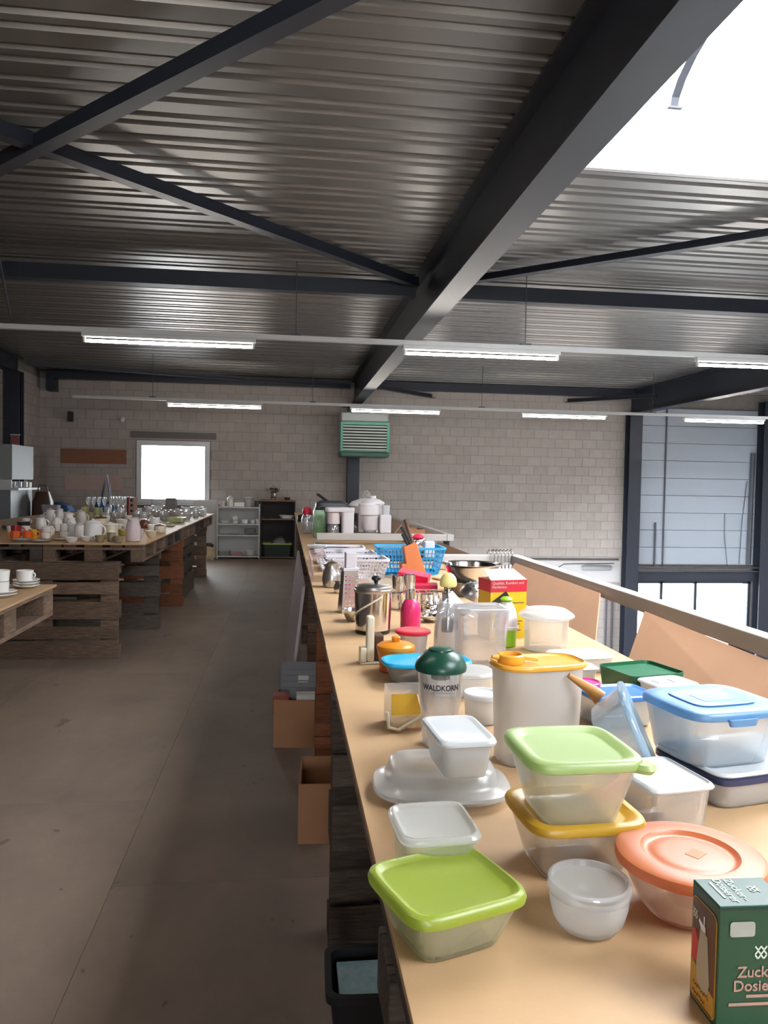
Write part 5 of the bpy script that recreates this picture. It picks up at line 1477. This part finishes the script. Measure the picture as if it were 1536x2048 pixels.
# more small white pieces filling the middle
mid = [(-2.75, 7.6, 'white cup far left behind the red mugs'), (-2.62, 7.75, 'white cup left of the dark bowl'), (-2.3, 7.85, 'white cup behind the stacked cups'), (-2.32, 8.15, 'white cup in front of the wide coffee pot'), (-2.2, 8.2, 'white cup left of the brown-lidded jar'), (-2.1, 9.2, 'white cup between the tall pots and the large bowl'), (-1.95, 9.45, 'white cup behind the large white bowl'), (-1.75, 8.35, 'white cup in front of the large white bowl'), (-1.72, 7.75, 'white cup behind the cream-white canister'), (-1.9, 7.8, 'white cup behind the narrow jars')]
c0 = None
for i, (x, y, lab) in enumerate(mid):
    if c0 is None: c0 = cup('cup', lab, x, y, .042, .07, 'porcelain', rz=20, group=G1)
    else: dup(c0, (x, y, TZ), 40 * i, lab)
c0 = None
for i, (x, y, s_) in enumerate(((-2.55, 7.05, 1), (-2.45, 7.6, 1.1), (-2.2, 7.55, .9), (-2.05, 8.0, 1), (-1.88, 8.1, 1.1), (-1.62, 8.05, .9), (-1.5, 7.9, 1), (-1.42, 8.35, .9), (-1.68, 9.3, 1.1), (-1.85, 9.75, 1), (-2.2, 9.75, 1.2), (-2.35, 10.0, 1), (-2.7, 8.9, 1.1), (-2.95, 9.2, 1), (-1.6, 9.75, 1), (-2.0, 10.1, 1.1), (-3.0, 10.0, 1), (-2.75, 10.0, 1.1))):
    if c0 is None: c0 = cup('cup', 'one of the plain white cups scattered between the crockery', x, y, .045, .075, 'porcelain', rz=20, group='plain white cups between the crockery')
    else: dup(c0, (x, y, TZ), 55 * i).scale = (s_, s_, s_)
saucer('plate', 'stack of plates at the far left of the crockery', -3.0, 7.7, .11, 'porcelain', n=4, cat='plate')
saucer('plate', 'stack of dessert plates behind the dark bowl', -2.85, 8.45, .1, 'porcelain_grey', n=4, cat='plate')
# glassware toward the window
G2 = 'glassware on the left-hand table'


def glass_stem(label, x, y, h, r, m='glassware'):
    t = thing('wine_glass', label, 'glass', (x, y, TZ), group=G2)
    MB().lathe([(r * .9, 0), (r * .85, .003), (.005, .008), (.004, h * .45), (r * .5, h * .52), (r, h * .72), (r * .9, h), (r * .86, h), (r * .95, h * .72), (r * .45, h * .55), (.001, h * .53)], 18).build('glass', m, t)
    MB().lathe([(r * .91, 0), (r * .93, .002), (r * .7, .004)], 18, cap0=False, cap1=False).build('foot_rim', m, t)
    return t


def tumbler(label, x, y, r, h, m='glassware', z=TZ, name='tumbler', cat='glass'):
    t = thing(name, label, cat, (x, y, z), group=G2)
    MB().lathe([(r * .8, 0), (r * .85, h * .02), (r, h), (r * .94, h), (r * .78, h * .08), (.001, h * .07)], 18).build('glass', m, t)
    MB().lathe([(r * .99, h * .98), (r * 1.02, h * .99), (r * 1.01, h * 1.005), (r * .95, h * 1.003)], 18, cap0=False, cap1=False).build('rim', m, t)
    return t


for k, (x, lab) in enumerate(((-3.03, 'leftmost tall wine glass before the blue bag'), (-2.95, 'second tall wine glass before the blue bag'), (-2.87, 'third tall wine glass before the blue bag'), (-2.79, 'fourth tall wine glass before the blue bag'))):
    glass_stem(lab, x, 12.3, .26, .03)
g0 = None
for k in range(8):
    x, y = -2.68 + (k % 4) * .085, 12.25 + (k // 4) * .2
    if g0 is None: g0 = glass_stem('stemmed glass in the dense group left of the window', x, y, .27, .034)
    else: dup(g0, (x, y, TZ))
tumbler('yellow-tinted glass left of the storage jars', -2.62, 10.46, .05, .17, 'yellow_glass')
tumbler('greenish glass beside the yellow-tinted glass', -2.53, 10.75, .06, .15, 'green_glass')
potj('storage_jar', 'left pale glass storage jar in the middle of the table', -2.4, 10.8, .047, .2, 'glassware', 'glassware', cat='jar', group=G2)
potj('storage_jar', 'right pale glass storage jar in the middle of the table', -2.28, 11.0, .058, .19, 'glassware', 'glassware', cat='jar', group=G2)
t = T('picture_box', 'tall pinkish printed box with red side among the glassware', 'box', -2.215, 11.45, TZ, -12)
MB().box(-.055, -.05, 0, .055, .05, .28).build('carton', plastic('box_pink', (178, 150, 140), .6), t, smooth=False)
MB().box(-.0565, -.051, 0, -.03, .051, .281).build('red_side', 'mug_red', t, smooth=False)
for z_ in (.22, .15, .07): MB().loft([(.018, .0008, 0, 2), (.018, .0008, .035, 2)], seg=14).build('printed_figure', 'dark_glaze', t, (.012, -.0508, z_))
t = T('tea_tin', 'grey square tin standing before the window', 'tin', -1.82, 12.5, TZ, 0)
MB().box(-.08, -.07, 0, .08, .07, .235).build('tin', plastic('tin_grey', (120, 118, 116), .45), t, smooth=False, bevel=.006)
MB().box(-.075, -.065, .235, .075, .065, .255).build('lid', 'tin_grey', t, smooth=False, bevel=.006)
t = T('green_dish', 'long green glass dish near the aisle edge', 'dish', -1.4, 10.02, TZ, -6)
MB().loft([(.085, .06, 0, 6), (.1, .07, .006, 6), (.115, .085, .065, 6), (.111, .081, .065, 6), (.095, .066, .01, 6)], seg=36).build('dish', 'green_glass', t)
MB().loft([(.113, .083, .064, 6), (.119, .089, .066, 6), (.119, .089, .07, 6), (.112, .082, .07, 6)], cap0=False, cap1=False, seg=36).build('rim', 'green_glass', t)
k = 0
rows = [(-1.98, 12.25, .1, .14), (-1.63, 10.45, .08, .12), (-1.58, 12.45, .08, .12), (-1.42, 12.55, .09, .12), (-1.35, 12.2, .06, .1), (-1.62, 11.6, .09, .1), (-1.9, 11.6, .08, .12), (-2.05, 11.9, .07, .14), (-1.42, 11.75, .08, .09), (-1.3, 11.3, .06, .08), (-1.5, 11.15, .09, .1), (-1.75, 10.95, .09, .12), (-2.0, 10.8, .08, .1), (-1.85, 10.35, .08, .1), (-1.35, 10.7, .07, .09), (-2.2, 10.3, .07, .12)]
b0 = None
for x, y, r_, h_ in rows:
    t = thing('glass_bowl', 'clear glass bowl among the glassware before the window', 'bowl', (x, y, TZ), group='clear glass bowls')
    MB().lathe([(r_ * .5, 0), (r_ * .55, h_ * .05), (r_ * .85, h_ * .45), (r_, h_), (r_ * .95, h_), (r_ * .8, h_ * .47), (r_ * .5, h_ * .1)], 22).build('bowl', 'glassware', t)
    MB().lathe([(r_ * .98, h_ * .97), (r_ * 1.03, h_ * .985), (r_ * 1.02, h_ * 1.01), (r_ * .95, h_ * 1.0)], 22, cap0=False, cap1=False).build('rim', 'chrome' if k % 4 == 1 else 'glassware', t)
    k += 1
t0 = None
for i, (x, y) in enumerate(((-1.75, 11.9), (-1.7, 12.2), (-1.5, 11.95), (-1.28, 11.9), (-1.3, 12.45), (-2.1, 12.45), (-2.25, 12.2), (-1.85, 11.3), (-2.1, 11.2), (-1.62, 10.75), (-2.3, 11.7), (-2.45, 11.5), (-2.6, 11.2), (-2.75, 11.6), (-2.9, 11.3))):
    if t0 is None: t0 = tumbler('small clear tumbler among the glass bowls', x, y, .035, .1)
    else: dup(t0, (x, y, TZ))
t = T('wire_ornament', 'little dark spoon-shaped cap on a wire before the window', 'ornament', -2.12, 12.52, TZ)  # small dark cap on a wire, gives no light
MB().tube([(0, 0, 0), (0, 0, .285)], .003, 6).build('wire', 'pipe', t)
MB().lathe([(.03, .285), (.034, .292), (.012, .3), (.001, .301)], 16).build('cap', 'black', t)
MB().lathe([(.05, 0), (.05, .006)], 20).build('foot', 'glassware', t)

# ------------------------------------------------------------------ cups on the near left table
G3 = 'cups on the near left table'
for k in range(3):
    saucer('saucer', ['bottom', 'middle', 'top'][k] + ' saucer of the stack at the right corner of the cup table', -1.255, 3.92, .062, 'porcelain', z=TZ + k * .0125, group=G3)
cup('cup', 'white cup with ring handle on the saucer stack at the left edge', -1.262, 3.92, .040, .052, 'porcelain', z=TZ + .034, rz=-12, group=G3, flare=.9)
saucer('saucer', 'lower front saucer under the pair of stacked cups', -1.262, 3.62, .062, 'porcelain', z=TZ, group=G3)
saucer('saucer', 'upper front saucer under the pair of stacked cups', -1.262, 3.62, .062, 'porcelain', z=TZ + .0125, group=G3)
cup('cup', 'lower white cup of the pair stacked on the front saucers', -1.27, 3.62, .038, .05, 'porcelain', z=TZ + .0195, rz=200, group=G3, flare=.9)
cup('cup', 'upper white cup of the pair stacked on the front saucers', -1.27, 3.62, .04, .05, 'porcelain', z=TZ + .07, rz=190, group=G3, flare=.9)
cup('cup', 'white cup cut by the left edge beside the stacked pair', -1.37, 3.75, .04, .055, 'porcelain', z=TZ, rz=160, group=G3, flare=.9)

# ------------------------------------------------------------------ goods on the shelves at the back
YS = 15.2
t = T('sugar_shaker', 'white house-shaped jar with pointed lid on the white shelving', 'jar', -1.09, YS - .05, 1.0)
MB().lathe([(.055, 0), (.06, .005), (.055, .15)], 20).build('body', 'porcelain', t)
MB().lathe([(.075, .15), (.072, .16), (.035, .2), (.001, .225)], 20).build('lid', 'porcelain', t)
t = T('vase', 'white flared vase on the right of the white shelving top', 'vase', -.74, YS - .05, 1.0)
MB().lathe([(.04, 0), (.05, .02), (.055, .14), (.08, .165), (.082, .18), (.075, .18), (.05, .14), (.04, .03)], 22).build('body', 'frost_white', t)
MB().lathe([(.078, .178), (.086, .186), (.07, .196), (.001, .2)], 22).build('lid', 'porcelain', t)
cup('pot', 'small brown-topped pot at the left of the white shelving top', -1.25, YS - .05, .06, .10, 'porcelain_pink', z=1.0, handle=False, cat='pot', group='shelf goods')
tag(MB().cbox(-.92, YS, 1.0 + .045, .2, .1, .09).build('flat_box', 'porcelain', smooth=False, bevel=.01), 'flat white box between jar and vase on the white shelving', 'box')
t = T('black_basket', 'small black box behind the vase beside the dark cabinet', 'box', -.58, YS + .1, 1.0)
MB().loft([(.05, .05, 0, 8), (.055, .055, .12, 8), (.05, .05, .12, 8), (.046, .046, .01, 8)], seg=24).build('box', 'black', t)
t = T('samovar', 'ornate chrome samovar on top of the dark cabinet', 'samovar', -.27, 15.25, 1.142)
MB().lathe([(.07, 0), (.075, .01), (.05, .03), (.06, .05), (.065, .13), (.05, .14)], 22).build('base', 'chrome', t)
MB().lathe([(.05, .14), (.1, .165), (.115, .2), (.1, .235), (.05, .26), (.02, .28), (.001, .3)], 24).build('bowl', 'chrome', t)
for s_ in (-1, 1): MB().tube([(s_ * .1, 0, .21), (s_ * .14, 0, .23), (s_ * .135, 0, .18), (s_ * .1, 0, .18)], .008, 7).build('handle', 'chrome', t)
bowl('bowl', 'small dark brown bowl on top of the dark cabinet', .0, 15.25, .065, .055, 'brown', z=1.143, group='shelf goods')
t = T('oven_dish', 'white oval dish on the upper board of the dark cabinet', 'dish', .0, 15.22, .783)
MB().loft([(.11, .07, 0, 3), (.12, .08, .005, 3), (.15, .1, .06, 3), (.145, .095, .06, 3), (.115, .075, .01, 3)], seg=32).build('dish', 'porcelain', t)
MB().loft([(.148, .098, .058, 3), (.16, .108, .062, 3), (.16, .108, .066, 3), (.146, .096, .066, 3)], cap0=False, cap1=False, seg=32).build('rim', 'porcelain', t)
t = T('plastic_crate', 'dark green crate with bright yellow-green rim in the dark cabinet', 'crate', -.19, 15.22, .043)
MB().loft([(.25, .15, 0, 10), (.28, .17, .24, 10), (.275, .165, .24, 10), (.245, .145, .01, 10)], seg=32).build('crate', plastic('crate_green', (30, 46, 34), .5), t)
MB().loft([(.28, .17, .235, 10), (.292, .182, .238, 10), (.292, .182, .262, 10), (.276, .166, .262, 10)], cap0=False, cap1=False, seg=32).build('rim', plastic('rim_green', (158, 186, 84), .5), t)
t = T('plastic_bag', 'crumpled clear plastic bag on the green crate', 'bag', -.14, 15.22, .2)
vs = []; fs = []
for i in range(9):
    for j in range(7):
        u, v = i / 8, j / 6
        hgt = .22 * math.sin(PI * u) ** .8 * math.sin(PI * v) ** .6 + rnd.uniform(-.02, .03)
        vs.append(((u - .5) * .4, (v - .5) * .26, .02 + max(0, hgt)))
for i in range(8):
    for j in range(6): fs.append((i * 7 + j, (i + 1) * 7 + j, (i + 1) * 7 + j + 1, i * 7 + j + 1))
MB().add(vs, fs).build('bag', 'clear_lid', t, angle=70)
# white shelving, middle shelves
SG = 'white crockery on the white shelving'
bowl('dish', 'low white dish at the left of the second shelf', -1.2, YS, .09, .05, 'porcelain', z=.677, cat='dish', group=SG)
t = thing('mug', 'white beaker tipped over on the second shelf', 'mug', (-1.0, YS, .775), group=SG, rot=(0, -.5, 0))
MB().lathe([(.05, -.045), (.055, -.04), (.055, .045), (.05, .045), (.05, -.035)], 20).xf(Matrix.Rotation(PI / 2, 4, 'Y')).build('body', 'porcelain', t)
MB().lathe([(.052, .042), (.058, .046), (.052, .05)], 20, cap0=False, cap1=False).xf(Matrix.Rotation(PI / 2, 4, 'Y')).build('rim', 'porcelain', t)
for k, (x, r_, h_, lab) in enumerate(((-1.0, .06, .055, 'white pot under the tipped beaker'), (-.82, .075, .08, 'white square-sided pot in the middle of the second shelf'), (-.66, .048, .075, 'white cup right of the middle on the second shelf'), (-.57, .042, .09, 'white cup at the right end of the second shelf'))):
    cup('cup', lab, x, YS, r_, h_, 'porcelain', z=.677, handle=False, group=SG)
saucer('plate', 'white plate at the middle of the third shelf', -1.02, YS, .12, 'porcelain', z=.462, cat='plate', group=SG)
for k in range(4): bowl('bowl', ['bottom', 'second', 'third', 'top'][k] + ' bowl of the pale glass stack on the third shelf', -.71, YS, .115, .05, 'frost', z=.462 + k * .022, group=SG)
t = T('oven_dish', 'grey glass dish at the left of the bottom shelf', 'dish', -1.2, YS, .052)
MB().loft([(.1, .08, 0, 4), (.12, .1, .09, 4), (.115, .095, .09, 4), (.095, .075, .01, 4)], seg=28).build('dish', plastic('grey_glaze', (130, 134, 130), .3), t)
MB().loft([(.118, .098, .088, 4), (.128, .108, .094, 4), (.116, .096, .098, 4)], cap0=False, cap1=False, seg=28).build('rim', 'porcelain', t)
tag(MB().cbox(-.96, YS, .052 + .03, .2, .16, .06).build('pink_box', plastic('box_rose', (170, 120, 122), .6), smooth=False, bevel=.008), 'flat pinkish box in the middle of the bottom shelf', 'box')
for k in range(3): bowl('bowl', ['lowest', 'middle', 'uppermost'][k] + ' white bowl stacked at the right of the bottom shelf', -.7, YS, .11, .05, 'porcelain', z=.052 + k * .022, group=SG)
# bag of goods beside the shelving
t = T('paper_sack', 'crumpled yellow and white paper sack on the floor before the white panel', 'sack', -1.55, 14.95, 0)
MB().loft([(.17, .13, 0, 4), (.2, .15, .04, 4), (.19, .14, .14, 4), (.17, .1, .22, 4), (.12, .04, .26, 3, -.03, 0)], seg=26).build('sack', mat('sack_paper', srgb(196, 160, 84), .7, 0, 0, 7, col2=srgb(206, 198, 180)), t)
MB().loft([(.08, .04, .22, 3), (.1, .05, .27, 3), (.05, .03, .31, 3)], seg=18).build('dark_cloth', 'black', t, (.07, 0, 0))

# ------------------------------------------------------------------ left wall corner: cabinet, crates, bag
t = T('wall_cabinet', 'white cabinet with open glass shelf at the left wall', 'cabinet', -4.42, 12.9, 0)
MB().box(-.3, -.5, 1.46, .24, .5, 2.0).build('upper_box', mat('cabinet_pale', srgb(140, 144, 144), .6), t, smooth=False, bevel=.004)
MB().box(-.3, -.52, 1.30, .34, .52, 1.33).build('shelf', 'shelf_white', t, smooth=False)
MB().box(-.3, -.5, .0, .22, .5, 1.298).build('lower_box', mat('cabinet_grey', srgb(120, 124, 128), .5), t, smooth=False)
MB().box(.05, -.5, 1.332, .23, -.47, 1.458).build('support', 'shelf_white', t, smooth=False)
t0 = None
for i, (x, y) in enumerate(((-4.4, 12.5), (-4.3, 12.55), (-4.2, 12.5), (-4.14, 12.6), (-4.25, 12.7), (-4.12, 12.8), (-4.35, 12.72))):
    if t0 is None:
        t0 = thing('tumbler', 'clear tumbler crowded on the cabinet shelf at the left wall', 'glass', (x, y, 1.332), group='glasses on the wall cabinet')
        MB().lathe([(.03, 0), (.033, .003), (.038, .1), (.035, .1), (.03, .008)], 18).build('glass', 'glassware', t0)
        MB().lathe([(.037, .098), (.04, .1), (.036, .103)], 18, cap0=False, cap1=False).build('rim', 'glassware', t0)
    else: dup(t0, (x, y, 1.332))
tag(MB().cbox(-4.14, 12.95, 1.332 + .045, .12, .12, .09).build('white_box', 'paper', smooth=False, bevel=.006), 'white box at the right end of the cabinet shelf', 'box')
t = thing('wall_poster', 'narrow pinkish printed hanging on the dark column', 'hanging', (XL + .22, 13.6, 1.5))
for k, (z0, z1, m_) in enumerate(((.0, .2, plastic('print_grey', (112, 106, 106), .7)), (.21, .5, plastic('print_pink', (166, 132, 126), .7)), (.51, .7, plastic('print_rose', (140, 84, 84), .7)))):
    MB().box(-.08, -.004, z0, .1 - k * .02, .004, z1).build('sheet', m_, t, smooth=False)
MB().box(-.085, -.008, .7, .08, .008, .715).build('rod', 'white_metal', t, smooth=False)
t = T('crate_stack', 'dark blue plastic crate in the left back corner', 'crate', -4.2, 14.6, 0)
MB().loft([(.35, .25, 0, 10), (.38, .28, .8, 10), (.37, .27, .8, 10), (.34, .24, .02, 10)], seg=28).build('crate', plastic('crate_blue', (36, 66, 108), .5), t)
MB().loft([(.38, .28, .78, 10), (.4, .3, .79, 10), (.4, .3, .84, 10), (.37, .27, .84, 10)], cap0=False, cap1=False, seg=28).build('rim', 'crate_blue', t)
t = T('blue_holdall', 'folded blue bag lying on the dark blue crate', 'bag', -4.2, 14.55, .842)
MB().loft([(.32, .22, 0, 4), (.36, .25, .06, 4), (.3, .2, .17, 4), (.15, .08, .22, 3)], seg=26).build('bag', plastic('holdall_blue', (44, 82, 122), .7), t)
MB().box(-.06, -.23, .12, .06, -.19, .17).build('label_patch', 'paper', t, smooth=False)
t = T('pink_carton', 'lilac-grey open box before the dark blue crate', 'box', -3.55, 12.2, TZ, 0)
MB().loft([(.1, .08, 0, 9), (.12, .1, .13, 9), (.115, .095, .13, 9), (.095, .075, .01, 9)], seg=26).build('box', plastic('lilac', (150, 144, 154), .6), t)
t = T('brown_bag', 'dark brown leather bag beside the wall cabinet', 'bag', -4.0, 13.3, .55)
MB().loft([(.12, .12, 0, 4), (.16, .15, .08, 4), (.15, .13, .55, 4), (.1, .06, .72, 3)], seg=26).build('bag', plastic('leather', (72, 48, 36), .5), t)
MB().tube([(-.08, 0, .7), (-.06, 0, .82), (.06, 0, .82), (.08, 0, .7)], .01, 7).build('strap', 'leather', t)
tag(MB().box(-4.2, 13.05, 0, -3.75, 13.55, .55).build('wooden_stand', 'shelf_wood', smooth=False, bevel=.005), 'low wooden stand under the brown leather bag', 'stand')
t = T('shopping_bag', 'blue shopping bag with tall handles standing before the back wall', 'bag', -3.0, 13.4, .62)
MB().loft([(.16, .09, 0, 5), (.18, .1, .05, 5), (.19, .09, .42, 5), (.17, .05, .5, 5)], seg=28).build('bag', plastic('bag_blue', (42, 96, 140), .5), t)
for s_ in (-.04, .04): MB().tube([(-.1, s_, .48), (-.05, s_, .75), (0, s_, .94), (.03, s_, .75), (.06, s_, .48)], .009, 7).build('strap', plastic('strap_blue', (40, 62, 92), .6), t)
tag(MB().box(-3.25, 13.15, 0, -2.75, 13.65, .62).build('wooden_stand', 'shelf_wood', smooth=False, bevel=.005), 'low wooden stand under the blue shopping bag', 'stand')

# ------------------------------------------------------------------ things down in the hall
t = thing('wash_basin', 'white wash basin with pedestal low on the hall wall', 'basin', (6.35, YB - .02, -2.3))
MB().loft([(.2, .15, .0, 4, 0, -.2), (.27, .2, .12, 4, 0, -.2), (.28, .2, .16, 4, 0, -.2), (.25, .17, .16, 4, 0, -.2), (.2, .13, .05, 4, 0, -.2)], seg=28).build('bowl', 'porcelain', t)
MB().loft([(.07, .07, -.9, 3, 0, -.18), (.09, .09, 0, 3, 0, -.18)], seg=18).build('pedestal', 'porcelain', t)
MB().tube([(0, -.06, .16), (0, -.06, .28), (0, -.14, .3)], .012, 8).build('tap', 'chrome', t)
t = thing('steel_rack', 'dark steel rack with goods near the right end of the hall', 'rack', (9.6, 13.6, ZH))
for x in (-.5, .5):
    for y in (-.25, .25): MB().box(x - .025, y - .025, 0, x + .025, y + .025, 1.75).build('post', 'pipe', t, smooth=False)
for z in (.3, 1.0, 1.7): MB().box(-.52, -.27, z, .52, .27, z + .04).build('shelf', 'pipe', t, smooth=False)
t = thing('parcel', 'pale blue crate on top of the hall rack', 'crate', (9.65, 13.6, ZH + 1.742))
MB().loft([(.3, .2, 0, 9), (.33, .23, .2, 9), (.32, .22, .2, 9), (.29, .19, .02, 9)], seg=24).build('crate', plastic('pale_blue', (140, 176, 206), .5), t)
MB().loft([(.33, .23, .19, 9), (.35, .25, .2, 9), (.35, .25, .23, 9), (.32, .22, .23, 9)], cap0=False, cap1=False, seg=24).build('rim', 'pale_blue', t)
for k, (x, rgb, lab) in enumerate(((9.3, (96, 70, 110), 'purple box on the middle board of the hall rack'), (9.62, (60, 76, 110), 'blue box on the middle board of the hall rack'), (9.9, (120, 60, 80), 'wine-red box on the middle board of the hall rack'))):
    tag(MB().cbox(x, 13.6, ZH + 1.041 + .2, .26, .3, .4).build('storage_box', plastic('hall_box%d' % k, rgb, .6), smooth=False, bevel=.01), lab, 'box', 'boxes on the hall rack')
t = thing('garden_ornament', 'small dark weathervane figure outside the glazed doors', 'ornament', (8.55, 17.5, ZH))
MB().tube([(0, 0, 0), (0, 0, 1.75)], .02, 8).build('pole', 'pipe', t)
MB().loft([(.12, .06, 1.95, 3), (.16, .08, 2.0, 3), (.08, .05, 2.12, 3), (.03, .03, 2.16, 3)], seg=18).build('hat', 'pipe', t)
MB().loft([(.05, .05, 1.7, 2.5), (.14, .08, 1.76, 3), (.05, .04, 1.84, 3)], seg=18).build('body', 'pipe', t, (.06, 0, 0))
MB().bar((.1, 0, 1.78), (.36, 0, 1.79), .04, .05).build('arm', 'pipe', t, smooth=False)
struct(MB().box(-30, 15.95, ZH - .3, 40, 60, ZH - .02).build('floor_outside', mat('pale_paving', srgb(170, 168, 164), .9, 0, .08, 1), smooth=False))
